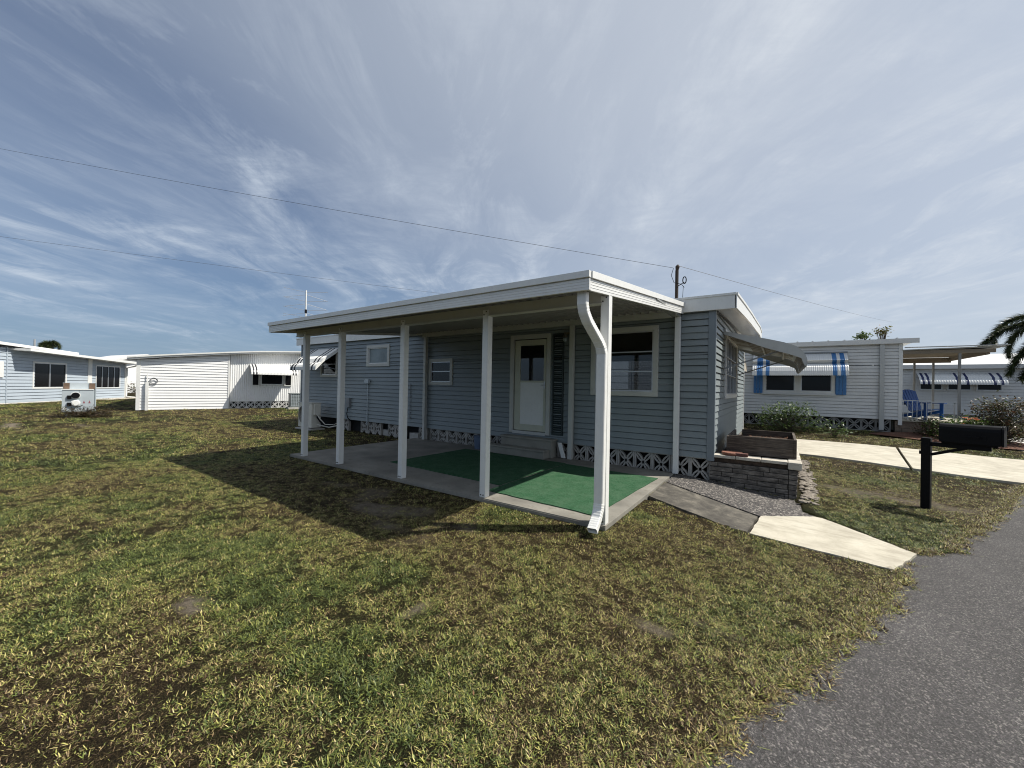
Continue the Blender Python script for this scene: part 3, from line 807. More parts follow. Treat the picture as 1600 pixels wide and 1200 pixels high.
for X in (-7.985, -6.72, -4.975, -3.285, -1.603):
    b = MB(); w_ = .048; Yc = 4.165
    b.box(X-w_, X+w_, Yc-.055, Yc+.04, .0, 2.524)
    b.box(X-w_+.012, X+w_-.012, Yc-.058, Yc-.055, .0, 2.51)
    p = b.build('post', WHITE, por, bevel=.006)
    for dx, z in ((-.022, 2.46), (.018, 2.50), (-.02, .03), (.02, .03)):
        b = MB(); b.tube([(X+dx, Yc-.058, z), (X+dx, Yc-.066, z)], .008, 8); b.build('bolt', BLACK, p)
for X in (-7.985, -3.59, -1.515):
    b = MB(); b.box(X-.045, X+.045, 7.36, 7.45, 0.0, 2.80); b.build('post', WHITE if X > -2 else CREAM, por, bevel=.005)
# corrugated downspout
b = MB(); path = [(-1.69, 3.72, 2.485), (-1.69, 3.72, 2.36), (-1.685, 3.745, 2.28), (-1.672, 3.80, 2.20), (-1.628, 3.985, 2.02), (-1.612, 4.035, 1.95), (-1.607, 4.064, 1.87), (-1.612, 4.064, .24), (-1.612, 4.045, .17), (-1.61, 3.99, .09), (-1.60, 3.86, .0)]
W2, D2 = .053, .039
prev = None; rings = []
P = [Vector(p) for p in path]; fine = []
for i in range(len(P)-1):
    k = max(1, int((P[i+1]-P[i]).length/(.014 if i not in (0, 6) else .4)))
    for j in range(k): fine.append(P[i].lerp(P[i+1], j/k))
fine.append(P[-1])
for i, p in enumerate(fine):
    d = (fine[min(i+1, len(fine)-1)]-fine[max(i-1, 0)]).normalized(); x = Vector((1, 0, 0)); x = (x-d*x.dot(d)).normalized(); y = d.cross(x)
    s = 1 if (i % 2 or i == len(fine)-1) else .93
    if p.z > 2.36 or .28 < p.z < 1.9: s = 1
    elif s < 1: s = .955
    rings.append([p+x*a*W2*s+y*c*D2*s for a, c in ((-1, -.8), (-.85, -1), (.85, -1), (1, -.8), (1, .8), (.85, 1), (-.85, 1), (-1, .8))])
vs = [tuple(v) for r_ in rings for v in r_]
b.add(vs, [(i*8+k, i*8+(k+1) % 8, (i+1)*8+(k+1) % 8, (i+1)*8+k) for i in range(len(rings)-1) for k in range(8)])
ds = b.build('downspout', WHITE, por); m_ = ds.modifiers.new('thick', 'SOLIDIFY'); m_.thickness = .003

# turf rugs on the slab
def rug(pts_, z, label):
    b = MB(); N = 14; ring = []
    for i in range(len(pts_)):
        a = Vector(pts_[i]); c = Vector(pts_[(i+1) % len(pts_)])
        for k in range(N):
            q = a.lerp(c, k/N); ring.append((q.x+random.uniform(-.008, .008), q.y+random.uniform(-.008, .008)))
    b.prism(ring, z, z+.010)
    return tag(b.build('turf_rug', RUG), label, 'rug', 'green turf rugs on the patio')
rug([(-6.12, 4.82), (-3.455, 4.74), (-3.44, 6.90), (-6.05, 6.93)], .0025, 'green turf rug fully in shade before the concrete steps')
rug([(-3.42, 4.40), (-1.77, 4.31), (-1.66, 6.76), (-3.40, 6.84)], .0025, 'green turf rug partly in sun behind the downspout post')

# steps
st = thing('concrete_steps', 'two-tread concrete steps below the white storm door', 'steps', (-4.6, 7.2, 0))
b = MB(); b.box(-5.62, -3.98, 6.97, 7.20, 0.001, .145); b.box(-5.64, -3.965, 6.945, 7.20, .1455, .185); b.build('tread', STEPC, st, bevel=.01)
b = MB(); b.box(-5.24, -3.93, 7.202, 7.44, 0.001, .345); b.box(-5.26, -3.905, 7.18, 7.44, .3455, .39); b.build('tread', STEPC, st, bevel=.01)
# small tub and leaning board
b = MB(); b.tube([(-5.86, 7.22, .002), (-5.86, 7.22, .28), (-5.86, 7.22, .30), (-5.86, 7.22, .31)], [.13, .155, .165, .165], 16)
tag(b.build('storage_tub', mat('blue_grey_tub', (.10, .14, .22), .5)), 'small round blue-grey tub left of the concrete steps', 'tub')
b = MB(); b.hexa([(-3.83, 7.30, .02), (-3.75, 7.30, .02), (-3.75, 7.34, .02), (-3.83, 7.34, .02), (-3.93, 7.30, .33), (-3.85, 7.30, .33), (-3.85, 7.34, .33), (-3.93, 7.34, .33)])
b.v = [(v[0]+.08, v[1]+.02, v[2]) for v in b.v]
tag(b.build('drain_spout', WHITE), 'short white spout leaning at the right of the concrete steps', 'spout')

# ================================================================ planter
pln = thing('brick_planter', 'low grimy slump-brick planter with pale cap stones at home end', 'planter', (-.3, 8.5, -.1))
b = MB(); rows = 6; zt, zb_ = .275, -.19
PX0, PX1, PY0, PY1 = -.985, .245, 7.475, 10.4
rh = (zt-zb_)/rows


def bricks(mb, A, d, L, depth, rows, z0, rh, bl=.40):
    T = frame_T(A, d); mb.T = T
    for r_ in range(rows):
        u = -bl*(.5 if r_ % 2 else 0)-random.uniform(0, .05)
        while u < L:
            l = bl*random.uniform(.85, 1.1); a, c = max(u, 0), min(u+l, L)
            if c-a > .03:
                o = random.uniform(-.006, .008)
                mb.box(a+.004, c-.004, -o, depth, z0+r_*rh+.005, z0+(r_+1)*rh-.005)
            u += l
    mb.T = None


bricks(b, (PX0, PY0), (1, 0), PX1-PX0-.115, .105, rows, zb_, rh); bricks(b, (PX1, PY0), (0, 1), PY1-PY0, .11, rows, zb_, rh)
b.build('brick_wall', STONE, pln, bevel=.006)
b = MB(); b.box(PX0+.02, PX1-.02, PY0+.02, PY0+.10, zb_-.05, zt-.005); b.box(PX1-.10, PX1-.02, PY0+.1, PY1-.02, zb_-.05, zt-.005)
b.build('mortar', mat('dark_mortar', (.05, .045, .04), .95), pln)
for i, (x0_, x1_) in enumerate(((-.93, -.60), (-.595, -.24), (-.235, .118))):
    b = MB(); b.box(x0_, x1_, PY0+.015, PY0+.30, .345, .398+random.uniform(-.004, .004)); b.build('cap_stone', CAP, pln, bevel=.01)
for i in range(9):
    y0_ = PY0-.03+i*.33; b = MB(); b.box(.122, .30, y0_, y0_+.325, .285, .402+random.uniform(-.005, .005)); b.build('cap_stone', CAP, pln, bevel=.012)
b = MB(); b.box(PX0+.03, .118, PY0+.06, PY0+.31, .26, .344); b.box(PX0+.1, .12, PY0+.31, PY1, -.1, .30); b.build('planter_fill', SOIL, pln)
wb = thing('timber_planter', 'weathered dark timber box of soil set on the brick planter', 'planter box', (-.25, 8.5, .4))
for (x0_, x1_, y0_, y1_) in ((-.72, .20, 7.80, 7.84), (-.62, .22, 9.20, 9.24)):
    b = MB(); b.box(x0_, x1_, y0_, y1_, .405, .56); b.box(x0_, x1_, y0_+.002, y1_, .563, .715); b.build('side_board', WOOD, wb, bevel=.003)
b = MB(); b.box(.202, .24, 7.80, 9.24, .405, .715); b.build('end_board', WOOD, wb, bevel=.003)
b = MB(); b.box(-.76, -.722, 7.80, 9.24, .405, .70); b.build('end_board', WOOD, wb, bevel=.003)
b = MB(); b.box(-.72, .20, 7.84, 9.2, .405, .60); b.build('soil', SOIL, wb)
b = MB()
for i in range(160):
    x, y = random.uniform(-.68, .17), random.uniform(7.9, 9.15); a = random.uniform(0, 6.28); l = random.uniform(.02, .06)
    b.bar((x, y, .605), (x+math.cos(a)*l, y+math.sin(a)*l, .605+random.uniform(0, .03)), .012, .003)
b.build('dead_leaves', mat('dead_leaf', (.22, .10, .05), .9, var=.4, vscale=20), wb)
b = MB(); b.tube([(-.66, 7.66, .400), (-.66, 7.66, .43)], [.15, .165], 20); b.tube([(-.66, 7.66, .43), (-.66, 7.66, .445)], [.165, .155], 20)
tag(b.build('clay_saucer', CLAY), 'round red clay saucer lying on the planter cap', 'saucer')
b = MB(); b.box(-.60, -.42, 7.52, 7.62, .402, .448); tag(b.build('paver', mat('red_paver', (.12, .05, .04), .85)), 'small dark red paver beside the clay saucer', 'paver')

# pale stones along the planter
b = MB()
for i in range(230):
    y = random.uniform(7.2, 11.2); x = .30+random.uniform(0, .20)+(y-7.5)*.012; s_ = random.uniform(.02, .055); z = float(gz(x, y))
    bm = bmesh.new(); bmesh.ops.create_icosphere(bm, subdivisions=1, radius=1)
    sc = (s_*random.uniform(.8, 1.4), s_*random.uniform(.8, 1.4), s_*.55); o0 = len(b.v)
    b.add([(x+v.co.x*sc[0]*random.uniform(.85, 1.15), y+v.co.y*sc[1]*random.uniform(.85, 1.15), z+.012+v.co.z*sc[2]) for v in bm.verts], [[v.index for v in f.verts] for f in bm.faces]); bm.free()
tag(b.build('edging_gravel', mat('pale_stone', (.22, .19, .155), .9, var=.25, vscale=30)), 'pale edging stones strewn along the brick planter side', kind='stuff')

# ================================================================ mailbox
mbx = thing('mailbox', 'black curbside mailbox on a black square post beside the road', 'mailbox', (1.82, 8.32, -.2))
b = MB(); b.T = Matrix.Translation((1.82, 8.32, 0)) @ Matrix.Rotation(math.atan2(-.3985, .917), 4, 'Z')
b.box(-.05, .05, -.05, .05, -.30, .85); b.build('post', BLACK, mbx, bevel=.005)
TM = b.T
b = MB(); b.T = TM; b.box(.05, .62, -.035, .035, .735, .795); b.build('arm', BLACK, mbx, bevel=.003)
b = MB(); b.T = TM; b.bar((.05, 0, .61), (.40, 0, .75), .04, .04); b.box(-.075, -.05, -.02, .02, .60, .65); b.build('brace', BLACK, mbx)
prof = [(-.10, .82), (.10, .82), (.10, 1.0), (.09, 1.04), (.065, 1.07), (.03, 1.085), (-.03, 1.085), (-.065, 1.07), (-.09, 1.04), (-.10, 1.0)]
b = MB(); b.T = TM; b.prism(prof, .14, .71, axis='x'); b.box(.16, .68, -.06, .06, .796, .819)
bx_ = b.build('box', BLACK, mbx, bevel=.003)
b = MB(); b.T = TM; b.prism([(p[0]*1.06, .955+(p[1]-.955)*1.05) for p in prof], .712, .735, axis='x'); b.build('door', BLACK, bx_, bevel=.003)
b = MB(); b.T = TM; b.box(.745, .755, -.012, .012, 1.03, 1.09); b.build('latch', BLACK, bx_)
b = MB(); b.T = TM; b.box(.40, .56, -.112, -.104, .90, .925); b.box(.52, .58, -.112, -.104, .88, .945); b.build('flag', BLACK, bx_)

# ================================================================ outdoor units and boxes
ac = thing('mini_split_unit', 'white mini-split condenser standing against the left of blue home', 'air conditioner', (-13.0, 6.95, -.08))
b = MB(); b.box(-13.5, -12.66, 6.80, 7.12, -.0, .80); b.box(-13.52, -12.64, 6.78, 7.14, .801, .825); bd = b.build('casing', PLASTW, ac, bevel=.01)
b = MB(); b.box(-12.655, -12.60, 6.86, 7.08, .42, .78); b.build('valve_cover', PLASTW, ac, bevel=.01)
b = MB(); b.tube([(-13.18+.0, 6.797, .42), (-13.18, 6.787, .42)], .29, 28); 
b.build('fan_opening', DARK, bd)
b = MB()
for k in range(9): b.tube([(-13.18+math.cos(a)*(.03+k*.032), 6.78, .42+math.sin(a)*(.03+k*.032)) for a in [i*math.pi/12 for i in range(25)]], .003, 4)
b.build('grille', PLASTW, bd)
b = MB(); b.box(-13.55, -12.55, 6.72, 7.2, -.14, -.03); b.build('pad', BLOCK, ac)
for dz in (0, .06, .1):
    b = MB(); b.tube([(-12.60, 6.95, .45-dz), (-12.50, 7.0, .30-dz), (-12.36, 7.1, .12-dz*.3), (-12.2, 7.3, .10), (-12.1, 7.46, .22+dz)], .016, 8); b.build('refrigerant_line', BLACK if dz else PLASTW, ac)
b = MB(); b.tube([(-12.62, 6.98, .1), (-12.3, 7.2, .02), (-12.0, 7.42, .1), (-11.96, 7.5, .25)], .02, 8); b.build('drain_line', PLASTW, ac)

bx = thing('utility_pedestal', 'grey electric meter pedestal on the lawn before blue house', 'utility box', (-23.2, 3.0, -.1))
d2 = Vector((23.2, -3.0)).normalized(); d2 = Vector((.99, -.14)); tx = (-d2.y, d2.x)      # faces the camera
# local: x across (to the right as seen), -y toward the camera
Tb = Matrix(((.13, -.99, 0, -23.2), (.99, .13, 0, 3.0), (0, 0, 1, 0), (0, 0, 0, 1))) @ Matrix.Diagonal((.69, 1, 1, 1))
Tm = Tb @ Matrix.Diagonal((1/.69, 1, 1, 1))
b = MB(); b.T = Tb; b.box(-.64, .58, -.10, .12, .14, 1.02); bb_ = b.build('cabinet', GREYB, bx, bevel=.006)
b = MB(); b.T = Tb; b.box(-.66, .60, -.12, .13, 1.021, 1.05); b.build('cabinet_lid', WHITE, bb_)
b = MB(); b.T = Tb; b.box(-.62, .66, .13, .19, .16, 1.30); b.box(.661, .70, .10, .22, .1, 1.32); b.build('back_board', GREYB, bx)
for u in (-.60, .41):
    b = MB(); b.T = Tb; b.box(u, u+.24, .10, .13, 1.06, 1.29); b.build('rusty_plate', RUST, bx)
for u, z, m__ in ((-.12, .80, BLACK), (-.12, .50, WHITE)):
    b = MB(); b.T = Tm; b.tube([(u*.69, -.10, z), (u*.69, -.17, z), (u*.69, -.20, z)], [.12, .115, .10], 20); b.build('meter', [m__], bb_)
    b = MB(); b.T = Tm; b.tube([(u*.69, -.10, z), (u*.69, -.13, z)], .135, 20); b.build('meter_ring', WHITE, bb_)
for z in (.66, .38):
    b = MB(); b.T = Tb; b.box(-.44, -.28, -.16, -.1, z, z+.14); b.build('breaker', BLACK, bb_)
b = MB(); b.T = Tb; b.box(.02, .03, -.104, -.1, .16, 1.0); b.build('door_seam', GREYT, bb_)
b = MB(); b.T = Tb; b.box(-.6, -.46, -.106, -.1, .2, .29); b.build('sticker', WHITE, bb_)
b = MB(); b.T = Tb; b.tube([(-.12, -.11, .36), (.0, -.115, .34), (.18, -.112, .42)], .010, 6); b.build('cable', BLACK, bb_)
for u in (.16, .38):
    b = MB(); b.T = Tb; b.add([(u, -.104, .48), (u+.10, -.104, .48), (u+.05, -.104, .60), (u, -.102, .48), (u+.10, -.102, .48), (u+.05, -.102, .60)], [(0, 1, 2), (3, 5, 4), (0, 3, 4, 1), (1, 4, 5, 2), (2, 5, 3, 0)])
    b.build('warning_label', mat('label_print', (.25, .08, .10), .6), bb_)
for u in (-.5, .42):
    b = MB(); b.T = Tb; b.box(u, u+.08, -.05, .05, -.2, .14); b.build('leg', GREYT, bx)

# ================================================================ leaf helper
def leafmesh(mb, centers, size, n, spread, mi=0, flat=.5, aspect=.45):
    for c in centers:
        for _ in range(n):
            p = Vector(c)+Vector((random.gauss(0, spread), random.gauss(0, spread), random.gauss(0, spread*.8)))
            a = random.uniform(0, 6.28); e = random.uniform(-.6, .9); l = size*random.uniform(.6, 1.3)
            d = Vector((math.cos(a)*math.cos(e), math.sin(a)*math.cos(e), math.sin(e))); s_ = d.cross(Vector((random.gauss(0, .4), random.gauss(0, .4), 1))).normalized()*l*aspect/2
            mb.add([p, p+d*l*.5+s_, p+d*l, p+d*l*.5-s_], [(0, 1, 2, 3)], mi)


def leafmat(name, cols, gloss=.45, trans=.25):
    m = bpy.data.materials.new(name); m.use_nodes = True; t = m.node_tree; b = t.nodes['Principled BSDF']
    gi = nd(t, 'ShaderNodeNewGeometry'); k = ramp_(t, gi.outputs['Random Per Island'], [(i/(len(cols)-1), c) for i, c in enumerate(cols)])
    t.links.new(k, b.inputs['Base Color']); b.inputs['Roughness'].default_value = gloss; b.inputs['Specular IOR Level'].default_value = .3
    tr = nd(t, 'ShaderNodeBsdfTranslucent'); t.links.new(k, tr.inputs[0]); mx = nd(t, 'ShaderNodeMixShader'); mx.inputs[0].default_value = trans
    o = [n for n in t.nodes if n.type == 'OUTPUT_MATERIAL'][0]
    t.links.new(b.outputs[0], mx.inputs[1]); t.links.new(tr.outputs[0], mx.inputs[2]); t.links.new(mx.outputs[0], o.inputs[0]); return m


GREENL = leafmat('green_leaves', [(.03, .06, .012), (.07, .12, .025), (.13, .18, .05)])
DKL = leafmat('dark_mixed_leaves', [(.018, .03, .010), (.05, .05, .018), (.10, .05, .03), (.06, .09, .025)])
BRWL = leafmat('brown_dry_leaves', [(.03, .02, .010), (.07, .04, .018), (.04, .045, .014)])
PALML = leafmat('palm_leaflets', [(.02, .035, .015), (.045, .065, .025), (.09, .10, .045)], .4, .15)
SEAG = leafmat('seagrape_leaves', [(.05, .07, .015), (.13, .13, .03), (.20, .10, .03)])


def shrub(name, cx, cy, rx, ry, h, label, m, n=40, leaf=.07, group=None, per=9, flowers=0, seed=1):
    random.seed(seed); z0 = float(gz(cx, cy)); root = thing(name, label, 'shrub', (cx, cy, z0), group)
    b = MB(); cs = []
    for i in range(n):
        a = random.uniform(0, 6.28); r_ = math.sqrt(random.random()); zz_ = random.uniform(.12, 1)
        k = (1-.55*abs(zz_-.5)**1.5)
        c = (cx+math.cos(a)*r_*rx*k, cy+math.sin(a)*r_*ry*k, z0+zz_*h*(1-.25*r_*random.random())); cs.append(c)
    for c in cs[::2]:
        mid = (cx+(c[0]-cx)*.35, cy+(c[1]-cy)*.35, z0+(c[2]-z0)*.55); b.tube([(cx+random.uniform(-.05, .05), cy, z0-.02), mid, c], [.012, .009, .004], 5)
    b.build('stem', TRUNK, root)
    b = MB(); b.nofix = True; leafmesh(b, cs, leaf, per, leaf*1.25); b.build('foliage', m, root)
    if flowers:
        for i in range(flowers):
            c = cs[random.randrange(len(cs))]; fb = MB(); fb.nofix = True
            c = (c[0]-.05, c[1]-.12, max(c[2], z0+h*.55)+.06)
            for q in range(9):
                a = q*2.4; r_ = .035+.004*q; d = Vector((math.cos(a), math.sin(a), .5+.1*(q % 3))).normalized(); s_ = d.cross(Vector((0, 0, 1))).normalized()*.03
                p = Vector(c); fb.add([p, p+d*.05+s_, p+d*.085, p+d*.05-s_], [(0, 1, 2, 3)])
            fb.build('flower', FLOW, root)
    return root


FLOW = leafmat('coral_petals', [(.65, .22, .15), (.75, .33, .22), (.8, .45, .3)], .6, .3)

# ================================================================ neighbour home (right)
nb = thing('mobile_home', 'white-sided mobile home with bright-blue-striped awning and shutters beyond the driveway', 'mobile home', (1.1, 18.6, .1))
NY, NL, NR = 18.6, -6.0, 3.44
WOP = [(-.44, .50, 1.52, 2.5), (.64, 1.58, 1.52, 2.5)]
NS = mat('grey_white_siding', (.66, .66, .64), .45, var=.025, streak=.14)
b = MB(); siding(b, (NL, NY), (1, 0), NR-NL, .60, 3.26, [(o[0]-NL, o[1]-NL, o[2], o[3]) for o in WOP], course=.118, out=.016); b.build('front_wall', NS, nb)
b = MB(); siding(b, (NR, NY), (0, 1), 5, .60, 3.26, course=.118); b.build('end_wall', NS, nb)
b = MB(); siding(b, (NL, NY+5), (0, -1), 5, .60, 3.26, course=.118); siding(b, (NR, NY+5), (-1, 0), NR-NL, .60, 3.26); b.build('back_wall', NS, nb)
b = MB(); b.box(NR-.07, NR+.03, NY-.03, NY+.05, .42, 3.22); b.build('corner_trim', WHITE, nb)
b = MB(); b.box(NL-.3, NR+.40, NY-.16, NY-.10, 3.225, 3.39); b.build('fascia', NS, nb)
b = MB(); b.box(NL-.3, NR+.39, NY-.1, NY+5.2, 3.30, 3.36)
for i in range(21): x = NL+i*.46; b.tube([(x+.1, NY-.14, 3.395), (x+.1, NY+5.2, 3.395)], .035, 8)
b.build('roof', ROOFW, nb)
Tn = frame_T((0, NY), (1, 0))
window(nb, Tn, -.58, .57, 1.43, 2.6, .10, fm=NS, gm=DGLASS, proud=.05); window(nb, Tn, .573, 1.68, 1.43, 2.6, .10, fm=NS, gm=DGLASS, proud=.05)
b = MB(); b.box(-.60, 1.70, NY-.08, NY-.02, 1.38, 1.429); b.build('sill', NS, nb)
for u in (-.88, 1.68):
    b = MB()
    for k in range(3): b.box(u+.01+k*.105, u+.105+k*.105, NY-.075, NY-.045, 1.42-.0, 2.35)
    b.box(u+.02, u+.31, NY-.044, NY-.03, 1.55, 1.62); b.box(u+.02, u+.31, NY-.044, NY-.03, 2.15, 2.22)
    b.build('shutter', BLUES, nb)
awning(nb, Tn, -.90, 2.00, 2.96, .70, .86, stripes=((.055, .115), (.155, .20), (.85, .895), (.925, .965)), mats=[WHITE, BLUES], curl=.42, rib=.062, side=False)
b = MB(); b.box(-.95, 2.02, NY-.05, NY-.02, 2.955, 3.0); b.build('awning_rail', GREYT, nb)
b = MB(); b.box(2.875, 3.0, NY-.12, NY-.03, .22, 3.22); b.build('downspout', GREYA, nb, bevel=.005)
b = MB(); breeze(b, (NL, NY+.05), (1, 0), 9.2, .17, .595, .38); b.build('block_skirt', BLOCKD, nb)
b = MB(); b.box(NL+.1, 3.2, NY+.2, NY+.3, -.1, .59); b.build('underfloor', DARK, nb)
b = MB(); b.box(NL, 3.2, NY+.04, NY+.16, -.2, .168); b.build('footing', BLOCKD, nb)
b = MB(); b.tube([(1.1, NY+2.4, 3.35), (1.1, NY+2.4, 3.5), (1.1, NY+2.4, 3.56)], [.30, .28, .05], 16); b.build('roof_vent', WHITE, nb)

# its side porch
sp_ = thing('side_porch', 'flat-roofed side porch with low brick base beside white-sided home', 'porch', (4.6, 20.3, .1))
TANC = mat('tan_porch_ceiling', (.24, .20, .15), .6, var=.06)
b = MB(); b.hexa([(3.45, 18.55, 2.98), (5.72, 18.55, 3.02), (5.62, 22.1, 2.98), (3.45, 22.1, 2.95), (3.45, 18.55, 3.01), (5.76, 18.55, 3.06), (5.66, 22.1, 3.01), (3.45, 22.1, 2.98)])
b.box(3.5, 5.80, 18.40, 18.56, 3.062, 3.085); b.build('roof', GREYA, sp_)
b = MB(); b.box(3.45, 5.56, 18.58, 18.66, 2.86, 2.975); b.box(3.45, 5.45, 22.0, 22.1, 2.74, 2.94); b.box(5.38, 5.46, 18.66, 22.0, 2.80, 2.97); b.build('beam', TANC, sp_)
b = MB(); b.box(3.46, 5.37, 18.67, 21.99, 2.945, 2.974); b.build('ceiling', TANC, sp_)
for x, y in ((4.80, 18.62), (4.98, 22.04), (4.45, 22.04)):
    b = MB(); b.box(x-.03, x+.03, y-.03, y+.03, .6 if y > 20 else .2, 2.86 if y < 20 else 2.74); b.build('post', mat('grey_post', (.26, .26, .25), .5), sp_)
b = MB(); bricks(b, (3.3, 18.62), (1, 0), 1.5, .2, 4, .08, .12, .35); b.build('brick_base', mat('tan_brick', (.22, .17, .13), .9, var=.25), sp_)
b = MB(); b.box(3.45, 5.4, 18.66, 22.1, .1, .62); b.box(3.45, 4.9, 18.58, 18.7, .5605, .60); b.build('floor', PADC, sp_)
rl = thing('porch_railing', 'thin metal railing with balusters along the side porch edge', 'railing', (4.1, 18.6, .6))
b = MB(); b.bar((3.5, 18.72, 1.28), (4.20, 18.72, 1.26), .025); b.bar((3.5, 18.72, .70), (4.20, 18.72, .70), .02); b.bar((4.2, 18.75, 1.24), (4.78, 18.75, 1.22), .03, .03); b.build('rail', ALU, rl)
for i in range(7):
    b = MB(); x = 3.52+i*.112; b.bar((x, 18.72, .62), (x, 18.72, 1.28), .015); b.build('baluster', ALU, rl)
b = MB(); b.bar((4.73, 18.75, .62), (4.73, 18.75, 1.24), .03); b.build('newel', ALU, rl)

# blue Adirondack chair
ch = thing('adirondack_chair', 'royal blue slatted Adirondack chair on the side porch', 'chair', (3.95, 19.3, .62))
Tc = Matrix.Translation((4.12, 19.3, .622)) @ Matrix.Rotation(R(42), 4, 'Z')   # local -y is the front
for i in range(6):
    b = MB(); b.T = Tc; x = -.27+i*.093; h_ = .98+.06*math.sin(math.pi*(i+.5)/6)
    b.hexa([(x, .20, .28), (x+.083, .20, .28), (x+.083, .225, .28), (x, .225, .28), (x*1.25, .48, h_), (x*1.25+.095, .48, h_), (x*1.25+.095, .505, h_), (x*1.25, .505, h_)]); b.build('back_slat', ROYAL, ch, bevel=.004)
b = MB(); b.T = Tc
for i in range(5): b.hexa([(-.27, -.30+i*.1, .36-i*.025), (.27, -.30+i*.1, .36-i*.025), (.27, -.21+i*.1, .34-i*.025), (-.27, -.21+i*.1, .34-i*.025), (-.27, -.30+i*.1, .38-i*.025), (.27, -.30+i*.1, .38-i*.025), (.27, -.21+i*.1, .36-i*.025), (-.27, -.21+i*.1, .36-i*.025)])
b.build('seat', ROYAL, ch)
for sx in (-1, 1):
    b = MB(); b.T = Tc; b.box(sx*.36-.065, sx*.36+.065, -.40, .38, .56, .585); b.build('arm', ROYAL, ch, bevel=.006)
    b = MB(); b.T = Tc; b.box(sx*.32-.012, sx*.32+.012, -.36, -.26, .001, .559); b.build('leg', ROYAL, ch)
    b = MB(); b.T = Tc; b.bar((sx*.295, -.33, .30), (sx*.295, .55, .04), .022, .10, up=(0, 0, 1)); b.build('leg', ROYAL, ch)
b = MB(); b.T = Tc; b.box(-.34, .34, .34, .37, .49, .56); b.box(-.30, .30, .43, .455, .80, .86); b.build('back_rail', ROYAL, ch)

# farthest right home, navy striped awning
fh = thing('mobile_home', 'white mobile home with long navy-striped awning behind the side porch', 'mobile home', (8, 32, 0))
b = MB(); siding(b, (3.0, 32), (1, 0), 12, .40, 2.95, [(3.72, 4.56, 1.78, 2.42), (4.82, 5.66, 1.78, 2.42), (5.92, 6.76, 1.78, 2.42)], course=.16, out=.014); b.build('front_wall', NS, fh)
b = MB(); siding(b, (15, 32), (0, 1), 6, .40, 2.95, course=.2); siding(b, (3, 38), (0, -1), 6, .4, 2.95, course=.2); b.build('end_wall', NS, fh)
b = MB(); b.box(2.7, 15.4, 31.7, 31.8, 2.95, 3.18); b.build('fascia', NS, fh)
b = MB(); b.hexa([(2.7, 31.8, 3.1), (15.4, 31.8, 3.1), (15.4, 35, 3.9), (2.7, 35, 3.9), (2.7, 31.8, 3.16), (15.4, 31.8, 3.16), (15.4, 35, 3.96), (2.7, 35, 3.96)])
b.hexa([(2.7, 35, 3.9), (15.4, 35, 3.9), (15.4, 38.3, 3.1), (2.7, 38.3, 3.1), (2.7, 35, 3.96), (15.4, 35, 3.96), (15.4, 38.3, 3.16), (2.7, 38.3, 3.16)]); b.build('roof', ROOFW, fh)
Tf = frame_T((0, 32), (1, 0))
for u in (6.65, 7.75, 8.85): window(fh, Tf, u, u+.98, 1.72, 2.5, .06, gm=DGLASS, fm=NS)
awning(fh, Tf, 6.55, 9.80, 2.72, .75, .66, stripes=((.03, .06), (.10, .13), (.44, .47), (.55, .58), (.85, .88), (.92, .95)), mats=[WHITE, NAVY], curl=.26, rib=.1, side=False)
b = MB(); b.box(3.1, 14.9, 32.02, 32.2, -.2, .39); b.build('skirt', BLOCKD, fh)

# ================================================================ left white home
A = Vector((-26.5, 5.4)); B = Vector((-24.6, 11.6)); dl = (B-A).normalized(); dl2 = (dl.x, dl.y)
wl = thing('mobile_home', 'white home with ribbed end wall and small striped window awning', 'mobile home', (-26.5, 5.4, -.1))
# outward normal must be to the right of d: seen from the camera (+x side) -> d runs +y
gtop = lambda u: 2.40+.155*u-.0022*u*u
b = MB(); siding(b, tuple(A), dl2, 3.68, -.05, 3.2, course=.145, out=.02, topf=lambda u: 2.50+.13*u); b.build('siding_wall', WHITE2, wl)
Tw = frame_T(tuple(A), dl2)
b = MB(); b.T = Tw; b.box(-.05, .10, -.045, .05, -.06, 2.48); b.build('corner_trim', WHITE, wl)
b = MB(); b.T = Tw; b.box(3.66, 3.72, -.04, .05, -.05, 2.95); b.build('corner_trim', WHITE, wl)
b = MB(); b.T = Tw; n = 72; vs = []
for i in range(n*4+1):
    u = 3.72+i*(7.4/(n*4)); o = (0, 0, -.022, -.022)[i % 4]; tz = min(2.98+.085*(u-3.7), 3.26); vs += [(u, .10+o, .36), (u, .10+o, tz)]
b.add(vs, [(2*i, 2*i+2, 2*i+3, 2*i+1) for i in range(n*4)]); b.build('ribbed_wall', WHITE2, wl)
b = MB(); b.T = Tw
us = [-.38, 1, 3.7, 5.2, 7.2, 9.2, 11.3]; zs_ = [2.46, 2.65, 2.97, 3.12, 3.24, 3.27, 3.22]
for (ua, za), (ub, zb) in zip(zip(us, zs_), list(zip(us, zs_))[1:]):
    b.hexa([(ua, -.22, za), (ub, -.22, zb), (ub, -.17, zb), (ua, -.17, za), (ua, -.22, za+.075), (ub, -.22, zb+.075), (ub, -.17, zb+.075), (ua, -.17, za+.075)])
    b.hexa([(ua, -.26, za+.08), (ub, -.26, zb+.08), (ub, -.17, zb+.08), (ua, -.17, za+.08), (ua, -.26, za+.15), (ub, -.26, zb+.15), (ub, -.17, zb+.15), (ua, -.17, za+.15)])
b.build('fascia', WHITE, wl)
b = MB(); b.T = Tw
for (ua, za), (ub, zb) in zip(zip(us, zs_), list(zip(us, zs_))[1:]):
    b.hexa([(ua, -.17, za+.05), (ub, -.17, zb+.05), (ub, 14, zb+.05), (ua, 14, za+.05), (ua, -.17, za+.13), (ub, -.17, zb+.13), (ub, 14, zb+.13), (ua, 14, za+.13)])
b.build('roof', ROOFW, wl)
